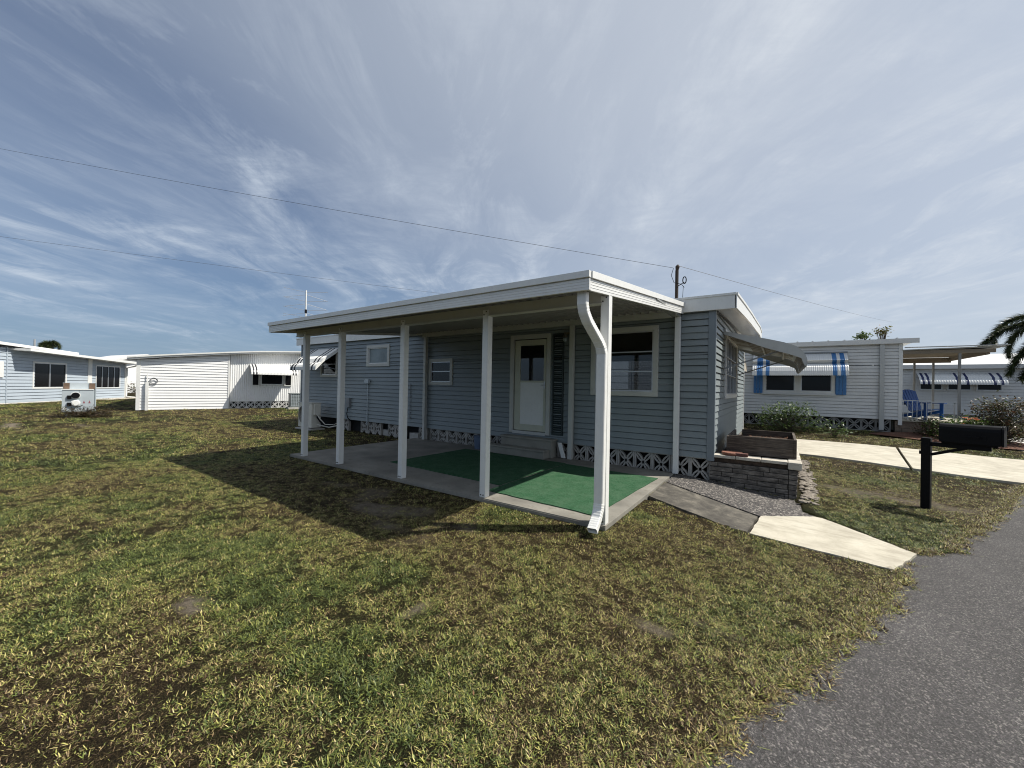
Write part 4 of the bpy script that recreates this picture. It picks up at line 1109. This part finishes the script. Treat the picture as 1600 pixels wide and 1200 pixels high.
b = MB(); b.T = Tw; b.box(-.0, .04, .06, 14, -.06, 2.45); b.box(11.0, 11.04, .1, 14, -.06, 3.2); b.box(0.1, 11, 13.9, 14, 0, 3); b.build('far_wall', WHITE2, wl)
window(wl, Tw @ Matrix.Translation((0, .055, 0)), 5.20, 6.35, 1.30, 2.05, .04, gm=DGLASS, fm=WHITE)
window(wl, Tw @ Matrix.Translation((0, .055, 0)), 4.78, 5.14, 1.25, 2.05, .04, gm=DGLASS, fm=WHITE, sash=BLACK)
window(wl, Tw @ Matrix.Translation((0, .055, 0)), 6.42, 6.80, 1.25, 2.05, .04, gm=DGLASS, fm=WHITE, sash=BLACK)
awning(wl, Tw @ Matrix.Translation((0, .08, 0)), 4.66, 6.96, 2.50, 1.15, .62, stripes=((.03, .06), (.10, .13), (.87, .90), (.94, .97)), curl=.3, rib=.07)
b = MB(); breeze(b, tuple(A+dl*3.75-Vector((dl.y, -dl.x))*.10), dl2, 3.2, -.06, .34, .38); b.build('block_skirt', mat('white_breeze_block', (.65, .65, .62), .8), wl)
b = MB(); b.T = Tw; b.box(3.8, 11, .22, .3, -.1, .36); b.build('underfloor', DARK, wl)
b = MB(); b.T = Tw; b.box(3.72, 11, .09, .2, .33, .375); b.build('sill_trim', WHITE, wl)
b = MB(); b.T = Tw; b.box(.30, .42, -.14, -.03, -.08, 1.35); b.tube([(.36, -.08, 1.35), (.36, -.08, 1.75)], .02); b.build('downspout', WHITE, wl)
b = MB(); b.T = Tw
for k in range(3): b.tube([(.60+math.cos(a)*(.12+.02*k), -.06-.01*k, 1.42+math.sin(a)*(.12+.02*k)) for a in [i*math.pi/8 for i in range(17)]], .010, 5)
b.build('hose_reel', GREYT, wl)
ca = thing('ac_condenser', 'grey square air conditioner on the grass beside ribbed white wall', 'air conditioner', (-23.9, 11.8, -.1))
b = MB(); b.T = Tw
b.box(6.55, 7.40, -1.25, -.45, .02, .08); b.box(6.58, 7.37, -1.22, -.48, .081, .80); b.box(6.55, 7.40, -1.25, -.45, .801, .84)
cs_ = b.build('casing', mat('condenser_grey', (.16, .18, .18), .5), ca)
b = MB(); b.T = Tw
for i in range(9): b.box(6.60+i*.09, 6.62+i*.09, -1.235, -1.222, .10, .78)
for i in range(8): b.box(6.58, 7.37, -1.24, -1.236, .12+i*.085, .13+i*.085)
b.build('coil_guard', GREYB, cs_)
b = MB(); b.T = Tw; b.box(6.45, 7.5, -1.35, -.4, -.12, .02); b.build('pad', BLOCK, ca)

# ================================================================ left blue home
A = Vector((-33.0, -.7)); B0 = Vector((-36.1, 1.7)); B1 = Vector((-44.3, 8.1)); dd = (B1-B0).normalized(); A = B0-dd*9; dd2 = (dd.x, dd.y)
bl = thing('mobile_home', 'pale blue house with wide dark windows at far left', 'mobile home', (-40, 4.5, -.1))
Tl = frame_T(tuple(A), dd2)
LEN = 9+10.6
b = MB(); siding(b, tuple(A), dd2, 9+6.6, .0, 3.15, [(9+2.15, 9+4.5, .87, 2.36)], course=.19, out=.03, topf=lambda u: 3.32 if u < 9.4 else 3.12-.028*(u-9)); b.build('siding_wall', BLUE2, bl)
b = MB(); siding(b, tuple(A+dd*(9+6.95)), dd2, 3.8, -.02, 3.0, [(.45, 3.05, .82, 2.42)], course=.19, out=.03); b.build('room_wall', BLUE2, bl)
b = MB(); siding(b, tuple(A+dd*LEN), (-dd.y, dd.x), 6, -.05, 2.9, course=.19, out=.03); b.build('end_wall', BLUE2, bl)
b = MB(); b.T = Tl; b.box(9+6.55, 9+6.95, -.05, .06, .0, 2.98); b.box(LEN+.05, LEN+.2, -.06, .05, -.05, 2.9); b.build('corner_trim', WHITE, bl)
b = MB(); b.T = Tl; b.box(9+.25, 9+.30, -.06, .0, .0, 3.2); b.build('seam_trim', BLUE2, bl)
window(bl, Tl, 9+2.0, 9+4.62, .78, 2.46, .09, vbars=(9+3.28,), gm=DGLASS, fm=WHITE, bw=.09, sash=ALU)
window(bl, Tl, 9+7.35, 9+10.1, .74, 2.48, .06, vbars=(9+8.05, 9+8.72, 9+9.4), gm=DGLASS, fm=WHITE, bw=.06, sash=ALU)
b = MB(); b.T = Tl
b.hexa([(0, -.3, 3.55), (9+5.2, -.3, 3.10), (9+5.2, 5, 3.5), (0, 5, 3.9), (0, -.3, 3.74), (9+5.2, -.3, 3.24), (9+5.2, 5, 3.62), (0, 5, 4.0)])
b.hexa([(9+.5, -.9, 3.02), (LEN+.6, -.9, 2.72), (LEN+.6, 4, 2.80), (9+.5, 4, 3.08), (9+.5, -.9, 3.15), (LEN+.6, -.9, 2.90), (LEN+.6, 4, 2.98), (9+.5, 4, 3.21)])
b.build('roof', WHITE, bl)
b = MB(); b.T = Tl; b.box(0, LEN, -.03, .1, -.2, .0); b.build('plinth', WHITE, bl)
b = MB(); b.T = Tl; b.tube([(LEN+.55, -.8, 2.76), (LEN+.4, -.5, 2.55), (LEN+.2, -.1, 2.4), (LEN+.16, -.1, .05), (LEN+.3, -.6, -.04)], .06, 8); b.build('downspout', WHITE, bl)
b = MB(); b.T = Tl
b.tube([(9+1.2, 1.5, 3.4), (9+1.2, 1.5, 4.15)], .05); b.tube([(9+5.9, 2.5, 3.2), (9+5.9, 2.5, 4.1)], .05); b.build('vent_pipe', GREYT, bl)
b = MB(); b.T = Tl; b.box(9+7.0, LEN+3, -1.1, -.1, -.12, -.055); b.build('stoop', mat('pale_paving', (.5, .46, .4), .9), bl)
b = MB(); b.T = Tl; b.box(8.6, 9.05, -.08, -.02, 1.45, 2.35); b.build('side_window', WHITE, bl)

# farther house between the two
fx = thing('house', 'distant white gabled house between pale blue and white homes', 'house', (-62, 12, 0))
Tx = Matrix.Translation((-61, 14.5, 0)) @ Matrix.Rotation(R(98), 4, 'Z')     # local x runs +y, -y faces +x
b = MB(); b.T = Tx; b.box(-7.5, 3.2, .02, .1, -.1, 2.5); b.prism([(-7.5, 2.5), (3.2, 2.5), (-1.6, 4.05)], .03, .09, axis='y'); b.build('front_wall', WHITE2, fx)
b = MB(); b.T = Tx
b.hexa([(-8.2, -.6, 2.35), (-1.6, -.6, 4.15), (-1.6, 9, 4.15), (-8.2, 9, 2.35), (-8.2, -.6, 2.6), (-1.6, -.6, 4.4), (-1.6, 9, 4.4), (-8.2, 9, 2.6)])
b.hexa([(-1.6, -.6, 4.15), (3.8, -.6, 2.7), (3.8, 9, 2.7), (-1.6, 9, 4.15), (-1.6, -.6, 4.4), (3.8, -.6, 2.95), (3.8, 9, 2.95), (-1.6, 9, 4.4)]); b.build('roof', ROOFW, fx)
b = MB(); b.T = Tx; b.box(-.6, .5, -.02, .018, 1.1, 1.95); b.box(.75, 1.5, -.02, .018, 1.1, 1.95); b.box(1.8, 2.7, -.02, .018, 1.1, 1.95); b.build('window', DGLASS, fx)
shrub('hedge', -52, 10.8, 1.1, 2.2, 1.15, 'dark clipped hedge before the distant gabled house', DKL, 60, .22, seed=31, per=14)

# weeds under the utility pedestal
shrub('weed_clump', -22.9, 3.15, .35, .95, .36, 'dry brown weeds around the foot of meter pedestal', BRWL, 150, .08, seed=5, per=12)

# shrubs on the right
shrub('shrub', .22, 16.9, .85, .5, 1.0, 'leafy green shrub before the breeze-block skirt', GREENL, 150, .095, seed=11, per=14, group='shrubs along the white-sided home')
shrub('shrub', 1.45, 16.3, .42, .3, .55, 'small sparse shrub right of the leafy green shrub', GREENL, 36, .08, seed=12, per=9, group='shrubs along the white-sided home')
shrub('rose_bush', 4.55, 17.5, .75, .5, .78, 'coral-flowered bush behind the mailbox', GREENL, 130, .085, seed=13, per=14, flowers=11)
shrub('croton_bush', 5.45, 17.9, .75, .6, 1.32, 'tall dark reddish-green bush right of coral-flowered bush', DKL, 260, .09, seed=14, per=16)
shrub('low_bush', 4.0, 17.9, .35, .3, .62, 'low dark bush before the brick porch base', DKL, 70, .075, seed=15, per=12)

# mulch bed and white gravel
def patch(name, cx, cy, rx, ry, m, label, lift=.012, n=40, seed=3):
    b = MB(); random.seed(seed); vs = [(cx, cy, float(gz(cx, cy, True))+lift+.02)]
    rings_ = 5
    for k in range(1, rings_+1):
        for i in range(n):
            a = 2*math.pi*i/n; f = k/rings_*(1+.06*math.sin(5*a+seed)); x = cx+rx*f*math.cos(a); y = cy+ry*f*math.sin(a); vs.append((x, y, float(gz(x, y, True))+lift+(.02 if k < rings_ else -.02)))
    fs = [(0, 1+i, 1+(i+1) % n) for i in range(n)]+[(1+(k-1)*n+i, 1+k*n+i, 1+k*n+(i+1) % n, 1+(k-1)*n+(i+1) % n) for k in range(1, rings_) for i in range(n)]
    b.add(vs, fs); return tag(b.build(name, m), label, kind='stuff')


MULCH = mat('red_brown_mulch', (.13, .055, .03), .95, var=.4, vscale=25, bump=1., bscale=60, dirt=((.03, .02, .015), .8))
WGRAV = mat('white_gravel', (.62, .60, .56), .9, var=.35, vscale=30, bump=1., bscale=50, dirt=((.2, .19, .17), .5))
patch('white_gravel', 7.1, 18.4, 1.9, 2.3, WGRAV, 'white gravel bed at the right of the reddish bush', .03)
patch('mulch', 4.6, 17.7, 2.0, .85, MULCH, 'red-brown mulch bed under the porch bushes', .06, seed=4)

# trees and palms
def tree(cx, cy, h, crown, label, m, seed, nb=14, leaf=.28, per=10, grp=None, blobs=5):
    random.seed(seed); root = thing('tree', label, 'tree', (cx, cy, -.1), grp); b = MB()
    b.tube([(cx, cy, -.2), (cx+.1, cy, h*.4), (cx-.05, cy+.1, h*.75)], [.16, .11, .06], 8); cs = []
    for i in range(nb):
        a = random.uniform(0, 6.28); r_ = crown*random.uniform(.25, 1); z = h-crown*.9+random.uniform(-.2, 1)*crown*.9
        e = (cx+math.cos(a)*r_, cy+math.sin(a)*r_, z); b.tube([(cx, cy, h*.65), (cx+math.cos(a)*r_*.5, cy+math.sin(a)*r_*.5, (h*.65+z)/2+.1), e], [.05, .03, .012], 5)
        for _ in range(blobs): cs.append((e[0]+random.gauss(0, .22*crown), e[1]+random.gauss(0, .22*crown), e[2]+random.gauss(0, .16*crown)))
    b.build('trunk', TRUNK, root); b = MB(); b.nofix = True; leafmesh(b, cs, leaf, per, leaf*.9, aspect=.8); b.build('crown', m, root); return root


tree(5.36, 34, 5.66, .30, 'open-crowned tree rising above the white-sided home roof', SEAG, 41, 9, .13, 7, blobs=4)
tree(4.42, 34, 5.36, .30, 'yellow-green tree just showing above the corrugated roof', GREENL, 42, 10, .13, 9, blobs=4)


def palm(cx, cy, z0, h, nf, fl, label, seed, fox=True, dens=46, lsz=.32, trunk_r=.12, azs=None):
    random.seed(seed); root = thing('palm_tree', label, 'palm', (cx, cy, z0)); b = MB()
    b.tube([(cx, cy, z0-.1), (cx, cy, z0+h*.5), (cx, cy, z0+h)], [trunk_r*1.2, trunk_r, trunk_r*.8], 12); b.build('trunk', TRUNK, root)
    for i in range(nf):
        az_, e0, cv = ((*azs[i], 2.2)[:3] if azs else (i*2.399, random.uniform(.2, 1.1), 2.2)); d = Vector((math.cos(az_), math.sin(az_), 0)); pts_ = []; p = Vector((cx, cy, z0+h)); a = e0
        N = 16
        for k in range(N+1):
            pts_.append(p.copy()); p = p+(d*math.cos(a)+Vector((0, 0, 1))*math.sin(a))*fl/N; a -= (cv+e0*.6)/N
        b = MB(); b.nofix = True; b.tube(pts_, [.03*(1-k/(N+2)) for k in range(N+1)], 5)
        for q in range(dens*6 if fox else dens*2):
            t = random.uniform(.12, 1)**.9*N; k = min(int(t), N-1); p = pts_[k].lerp(pts_[k+1], t-k); tg = (pts_[k+1]-pts_[k]).normalized()
            side = tg.cross(Vector((0, 0, 1))).normalized(); upv = side.cross(tg)
            an = random.uniform(0, 6.28) if fox else random.choice((0, math.pi))+random.uniform(-.35, .35)
            dr = (side*math.cos(an)+upv*math.sin(an))*.8+tg*.75; dr.normalize(); l = lsz*(1-.45*t/N)*random.uniform(.8, 1.1); w_ = dr.cross(tg).normalized()*.018
            e = p+dr*l+Vector((0, 0, -.12*l)); b.add([p-w_, p+w_, e], [(0, 1, 2)])
        b.build('frond', PALML, root)
    return root


palm(8.25, 22, .1, 3.85, 10, 2.5, 'foxtail palm with bushy dark arching fronds at right', 3, True, 150, .44,
     azs=[(3.35, .42, 1.25), (3.55, -.30, 1.2), (3.75, -.65, .8), (3.0, 1.0), (4.4, .5), (.3, .6), (1.3, .9), (2.2, .7), (5.5, .4), (3.9, -.1)])
palm(-56, 5.35, -.1, 4.7, 14, .95, 'distant palm crown above the pale blue house roof', 8, True, 30, .45, .14)

# ================================================================ roof mast, antenna, wires
ms = thing('service_mast', 'dark service mast with insulator hook on the blue home roof', 'mast', (-1.88, 9, 3.25))
b = MB(); b.tube([(-1.88, 9, 3.2), (-1.88, 9, 4.10)], .035, 10); b.tube([(-1.88, 9, 4.10), (-1.87, 9, 4.18), (-1.86, 9, 4.22)], [.03, .045, .02], 10); b.build('pole', mat('rusty_pipe', (.035, .025, .02), .7, .4), ms)
b = MB(); b.bar((-1.88, 9, 3.74), (-1.72, 8.98, 3.82), .014); b.tube([(-1.72+.035*math.sin(a), 8.98, 3.86+.075*math.cos(a)) for a in [i*math.pi/6 for i in range(13)]], .011, 6); b.build('hook', BLACK, ms)
b = MB(); b.tube([(-1.95, 8.98, 4.15), (-1.99, 8.97, 4.0), (-1.93, 8.97, 3.83), (-1.78, 8.97, 3.78), (-1.72, 8.97, 3.7)], .006, 5); b.tube([(-1.74, 8.97, 3.72), (-1.75, 8.97, 3.5), (-1.72, 8.97, 3.40)], .005, 5); b.build('drip_loop', BLACK, ms)
b = MB(); b.tube([(-1.72, 8.97, 3.30), (-1.72, 8.97, 3.41), (-1.72, 8.97, 3.45)], [.035, .035, .01], 8); b.tube([(-1.80, 9.05, 3.30), (-1.80, 9.05, 3.40)], .02, 8); b.build('insulator', BLACK, ms)
an = thing('tv_antenna', 'thin white rooftop antenna mast with crossed elements beyond the porch', 'antenna', (-19.36, 10, 3))
b = MB(); b.tube([(-19.36, 10, 2.6), (-19.36, 10, 6.05)], .032, 8); b.build('mast', WHITE, an)
b = MB()
for z in (5.95, 5.5, 5.05, 4.7):
    for s in (-1, 1):
        b.tube([(-19.36, 10, z), (-19.36+s*.45, 10+s*.85, z+.12)], .009, 5); b.tube([(-19.36, 10, z-.12), (-19.36+s*.45, 10+s*.85, z-.34)], .009, 5)
b.build('element', ALU, an)
b = MB(); b.box(-19.40, -19.32, 9.96, 10.04, 4.92, 5.1); b.build('bracket', BLACK, an)
b = MB(); b.box(-20.6, -18.6, 9.2, 13.5, -.1, 2.6); b.hexa([(-20.8, 9.0, 2.6), (-18.4, 9.0, 2.6), (-18.4, 13.7, 2.6), (-20.8, 13.7, 2.6), (-19.7, 9.0, 2.95), (-19.5, 9.0, 2.95), (-19.5, 13.7, 2.95), (-19.7, 13.7, 2.95)])
WIRE = mat('wire', (.08, .08, .09), .6)


def wire(name, a, c, sag, label, r_=.010, n=40):
    a = Vector(a); c = Vector(c); b = MB()
    b.tube([a.lerp(c, i/n)-Vector((0, 0, sag*4*(i/n)*(1-i/n))) for i in range(n+1)], r_, 5)
    return tag(b.build(name, WIRE), label, 'power line', 'overhead service lines')


a0 = Vector((-1.95, 8.98, 4.16)); a1 = Vector((-20.8, .84, 8.95))
wire('power_line', a0, a0.lerp(a1, 1.5), .12, 'upper overhead wire running left from the service mast', .0045)
rd = Vector((.2, .2, .2))
wire('power_line', (-1.86, 9.0, 4.2), (8.55, 50, 8.2), .10, 'overhead wire running right from the mast behind white-sided home', .005)
l0 = Vector((-29.3, 1.25, 7.94)); l1 = Vector((-14.93, 15.37, 6.5))
wire('power_line', l0.lerp(l1, -.5), l0.lerp(l1, 1.4), .1, 'lower overhead wire ending behind the porch roof', .006)
up_ = l0.lerp(l1, 1.4)
b = MB(); b.tube([(up_.x, up_.y, -.1), (up_.x, up_.y, up_.z+.1)], .06, 8)
tag(b.build('utility_pole', TRUNK), 'slim brown utility pole behind the blue home', 'utility pole')

# ================================================================ grass
random.seed(3)
def blade_attr_mat():
    m = bpy.data.materials.new('grass_blades'); m.use_nodes = True; t = m.node_tree; b = t.nodes['Principled BSDF']
    r_ = nd(t, 'ShaderNodeAttribute', attribute_name='rnd').outputs['Fac']
    tp = nd(t, 'ShaderNodeAttribute', attribute_name='tip').outputs['Fac']
    g = nd(t, 'ShaderNodeAttribute', attribute_type='INSTANCER', attribute_name='green').outputs['Fac']
    f = math_(t, 'ADD', r_, math_(t, 'MULTIPLY', math_(t, 'SUBTRACT', g, .5), 1.15), clamp=True)
    k = ramp_(t, f, [(0., (.045, .024, .014)), (.15, (.11, .062, .032)), (.25, (.36, .26, .13)), (.33, (.56, .46, .21)), (.43, (.40, .39, .10)), (.56, (.21, .24, .05)), (.74, (.11, .145, .032)), (1., (.042, .070, .017))])
    k = mix_(t, math_(t, 'MULTIPLY', math_(t, 'POWER', tp, 2.), .30), k, (.34, .30, .11))
    t.links.new(k, b.inputs['Base Color']); b.inputs['Roughness'].default_value = .5; b.inputs['Specular IOR Level'].default_value = .35
    tr = nd(t, 'ShaderNodeBsdfTranslucent'); t.links.new(k, tr.inputs[0]); mx = nd(t, 'ShaderNodeMixShader'); mx.inputs[0].default_value = .10
    o = [n for n in t.nodes if n.type == 'OUTPUT_MATERIAL'][0]
    t.links.new(b.outputs[0], mx.inputs[1]); t.links.new(tr.outputs[0], mx.inputs[2]); t.links.new(mx.outputs[0], o.inputs[0]); return m


GM = blade_attr_mat()


def tuft(nb_, rad, ln, wd, lean, seed):
    r_ = np.random.default_rng(seed); vs = []; fs = []; rn = []; tp = []
    for i in range(nb_):
        a = r_.uniform(0, 6.283); rr_ = rad*math.sqrt(r_.random()); bx_, by_ = rr_*math.cos(a), rr_*math.sin(a)
        l = ln*r_.uniform(.55, 1.25); th = r_.normal(lean, .28); th = min(max(th, .1), 1.5); az_ = r_.uniform(0, 6.283)
        d = np.array([math.cos(az_), math.sin(az_)]); s = np.array([-d[1], d[0]])*wd*r_.uniform(.7, 1.4)/2
        p1 = np.array([bx_, by_, -.003]); th2 = min(th+r_.uniform(-.1, .28), 1.6)
        p2 = p1+np.array([*(d*math.sin(th)), math.cos(th)])*l*.5; p3 = p2+np.array([*(d*math.sin(th2)), math.cos(th2)])*l*.5
        p3[2] = max(p3[2], .002); o = len(vs); S3 = np.array([s[0], s[1], 0])
        vs += [p1-S3*.7, p1+S3*.7, p2+S3, p2-S3, p3]; fs += [(o, o+1, o+2, o+3), (o+3, o+2, o+4)]
        q = r_.random(); rn += [q]*5; tp += [0, 0, .4, .4, 1]
    me = bpy.data.meshes.new('grass_tuft'); me.from_pydata([tuple(v) for v in vs], [], fs)
    at = me.attributes.new('rnd', 'FLOAT', 'POINT'); at.data.foreach_set('value', rn); at = me.attributes.new('tip', 'FLOAT', 'POINT'); at.data.foreach_set('value', tp)
    me.materials.append(GM); o = bpy.data.objects.new('grass_tuft', me); return o


tc_ = bpy.data.collections.new('grass_tufts')
for k in range(9): tc_.objects.link(tuft(26, .062, .036+.005*(k % 3), .0060, .98+.07*(k % 4), 100+k))
for k in range(6): tc_.objects.link(tuft(34, .085, .040+.008*(k % 2), .0026, 1.40, 200+k))


EXC = [[(-8.40, 4.06), (-1.53, 4.06), (-1.53, 7.6), (-8.40, 7.6)], [(-1.6, 5.70), (-.28, 5.28), (.95, 5.18), (1.24, 5.87), (.47, 6.67), (.33, 7.5), (-1.6, 7.6)],
       [(XL, 7.45), (XR+.02, 7.45), (XR+.02, 14), (XL, 14)], [(-1.0, 7.4), (.40, 7.4), (.50, 10.6), (-1.0, 10.6)],
       [(-.2, 12.05), (4.9, 11.55), (6.95, 15.3), (2.7, 14.93), (-.2, 15.0)], [(NL, NY), (5.6, NY), (5.6, 24), (NL, 24)], [(-13.6, 6.68), (-12.5, 6.68), (-12.5, 7.3), (-13.6, 7.3)],
       [(2.7, 17.1), (6.5, 17.0), (9, 16.5), (9, 21), (2.7, 18.6)]]


def scatter(x0, x1, y0, y1, dens, smin, smax, cond, keepbare=.22):
    n = int((x1-x0)*(y1-y0)*dens); x = rng.uniform(x0, x1, n); y = rng.uniform(y0, y1, n)
    k = cond(x, y); u = (x-RP.x)*RN.x+(y-RP.y)*RN.y
    k &= u+edge_wob(x, y) > .0
    for p in EXC: k &= ~in_poly(x, y, p)
    x, y = x[k], y[k]
    # house footprints on the left
    br = bare(x, y); gp = fbm(x, y, .13, 33, 3)*.6+fbm(x, y, .7, 35, 3)*.4
    pr = np.clip(1.05-br*.72, keepbare, 1)*np.clip(.6+2.0*(gp-.30), .6, 1)
    k = rng.random(len(x)) < pr; x, y = x[k], y[k]
    z = gz(x, y); g = np.clip(lawn_green(x, y)+rng.normal(0, .17, len(x)), 0, 1)
    s = rng.uniform(smin, smax, len(x))*(.85+.3*lawn_green(x, y))*(1-.35*bare(x, y))
    return np.stack([x, y, z], 1), g, s


dist = lambda x, y: np.hypot(x, y)
ahead = lambda x, y: (x*F.x+y*F.y) > np.abs(x*r0.x+y*r0.y)*.62-1.2
P1 = scatter(-6.6, 2.2, .1, 6.8, 860, .40, .80, lambda x, y: (dist(x, y) < 5.2) & ahead(x, y))
P2 = scatter(-11.5, 5.5, -1, 12, 380, .55, .95, lambda x, y: (dist(x, y) >= 5.2) & (dist(x, y) < 10.5) & ahead(x, y))
P3 = scatter(-24, 8, -4, 19, 80, 1.0, 1.6, lambda x, y: (dist(x, y) >= 10.5) & (dist(x, y) < 19) & ahead(x, y))
P4 = scatter(-46, 12, -8, 24, 16, 1.7, 2.5, lambda x, y: (dist(x, y) >= 19) & (dist(x, y) < 44) & ahead(x, y))
ns = 1500; s_ = rng.uniform(-.6, 12, ns); ex = RP.x+RD.x*s_; ey = RP.y+RD.y*s_; uo = -edge_wob(ex, ey)+rng.normal(.02, .045, ns)
ex = ex+RN.x*uo; ey = ey+RN.y*uo; k = np.ones(ns, bool)
for p in EXC: k &= ~in_poly(ex, ey, p)
ex, ey = ex[k], ey[k]; P5 = (np.stack([ex, ey, np.maximum(gz(ex, ey), -.216+rise(ex, ey))], 1), np.clip(rng.normal(.18, .2, len(ex)), 0, 1), rng.uniform(.5, 1.15, len(ex)))
cr = []
for (x0_, y0_, x1_, y1_, zz0, zz1, n_) in ((-1.535, 5.74, -1.525, 6.7, -.035, -.03, 26), (-1.53, 6.75, -1.3, 7.2, -.03, -.03, 14), (-1.50, 6.71, -.25, 6.135, -.04, -.175, 16), (-1.0, 7.46, .3, 7.45, -.03, -.19, 30), (.25, 7.5, .45, 10.4, -.2, -.14, 60)):
    for q in rng.random(n_): cr.append((x0_+(x1_-x0_)*q+rng.normal(0, .012), y0_+(y1_-y0_)*q+rng.normal(0, .012), zz0+(zz1-zz0)*q))
cr = np.array(cr); P6 = (cr, np.clip(rng.normal(.45, .25, len(cr)), 0, 1), rng.uniform(.25, .5, len(cr)))
ALLP = (P1, P2, P3, P4, P5, P6)
pts_ = np.concatenate([p[0] for p in ALLP]); gr_ = np.concatenate([p[1] for p in ALLP]); sc_ = np.concatenate([p[2] for p in ALLP])
lb = MB(); lb.nofix = True
for q in range(420):
    x = random.uniform(-8, 2.0); y = random.uniform(.9, 7.5)
    if float(road_u(x, y)) < -1.2 or (-8.45 < x < -1.5 and y > 4.0) or math.hypot(x, y) > 8.5: continue
    z = max(float(gz(x, y)), -.219)+(.02 if float(road_u(x, y)) > .1 else .006); a = random.uniform(0, 6.28); l = random.uniform(.008, .020)
    if float(road_u(x, y)) < 0 and random.random() < .75: continue
    d = Vector((math.cos(a), math.sin(a), random.uniform(-.2, .3)))*l; w2 = Vector((-math.sin(a), math.cos(a), random.uniform(-.4, .4)))*l*.28; p = Vector((x, y, z))
    lb.add([p-d, p+w2, p+d, p-w2], [(0, 1, 2, 3)])
tag(lb.build('leaf_litter', leafmat('litter_leaves', [(.20, .07, .03), (.42, .33, .2), (.10, .06, .03), (.5, .45, .34)], .8, .1)), 'dry leaves and twigs littering the lawn', kind='stuff')
print('tufts', len(pts_))
me = bpy.data.meshes.new('grass'); me.vertices.add(len(pts_)); me.vertices.foreach_set('co', pts_.ravel())
for nm, v in (('green', gr_), ('scl', sc_), ('rot', rng.uniform(0, 6.28, len(pts_)))):
    at = me.attributes.new(nm, 'FLOAT', 'POINT'); at.data.foreach_set('value', v)
go = bpy.data.objects.new('grass', me); C.objects.link(go); tag(go, 'short patchy green and straw-coloured lawn grass', kind='stuff')
ng = bpy.data.node_groups.new('grass_scatter', 'GeometryNodeTree')
ng.interface.new_socket('Geometry', in_out='INPUT', socket_type='NodeSocketGeometry'); ng.interface.new_socket('Geometry', in_out='OUTPUT', socket_type='NodeSocketGeometry')
gi = ng.nodes.new('NodeGroupInput'); gout = ng.nodes.new('NodeGroupOutput'); ip = ng.nodes.new('GeometryNodeInstanceOnPoints')
ci = ng.nodes.new('GeometryNodeCollectionInfo'); ci.inputs['Collection'].default_value = tc_; ci.inputs['Separate Children'].default_value = True; ci.inputs['Reset Children'].default_value = True
ip.inputs['Pick Instance'].default_value = True


def named(nm):
    n = ng.nodes.new('GeometryNodeInputNamedAttribute'); n.data_type = 'FLOAT'; n.inputs['Name'].default_value = nm; return n.outputs['Attribute']


cxyz = ng.nodes.new('ShaderNodeCombineXYZ'); ng.links.new(named('rot'), cxyz.inputs[2])
ng.links.new(gi.outputs[0], ip.inputs['Points']); ng.links.new(ci.outputs[0], ip.inputs['Instance']); ng.links.new(cxyz.outputs[0], ip.inputs['Rotation']); ng.links.new(named('scl'), ip.inputs['Scale'])
ng.links.new(ip.outputs[0], gout.inputs[0])
md = go.modifiers.new('scatter', 'NODES'); md.node_group = ng
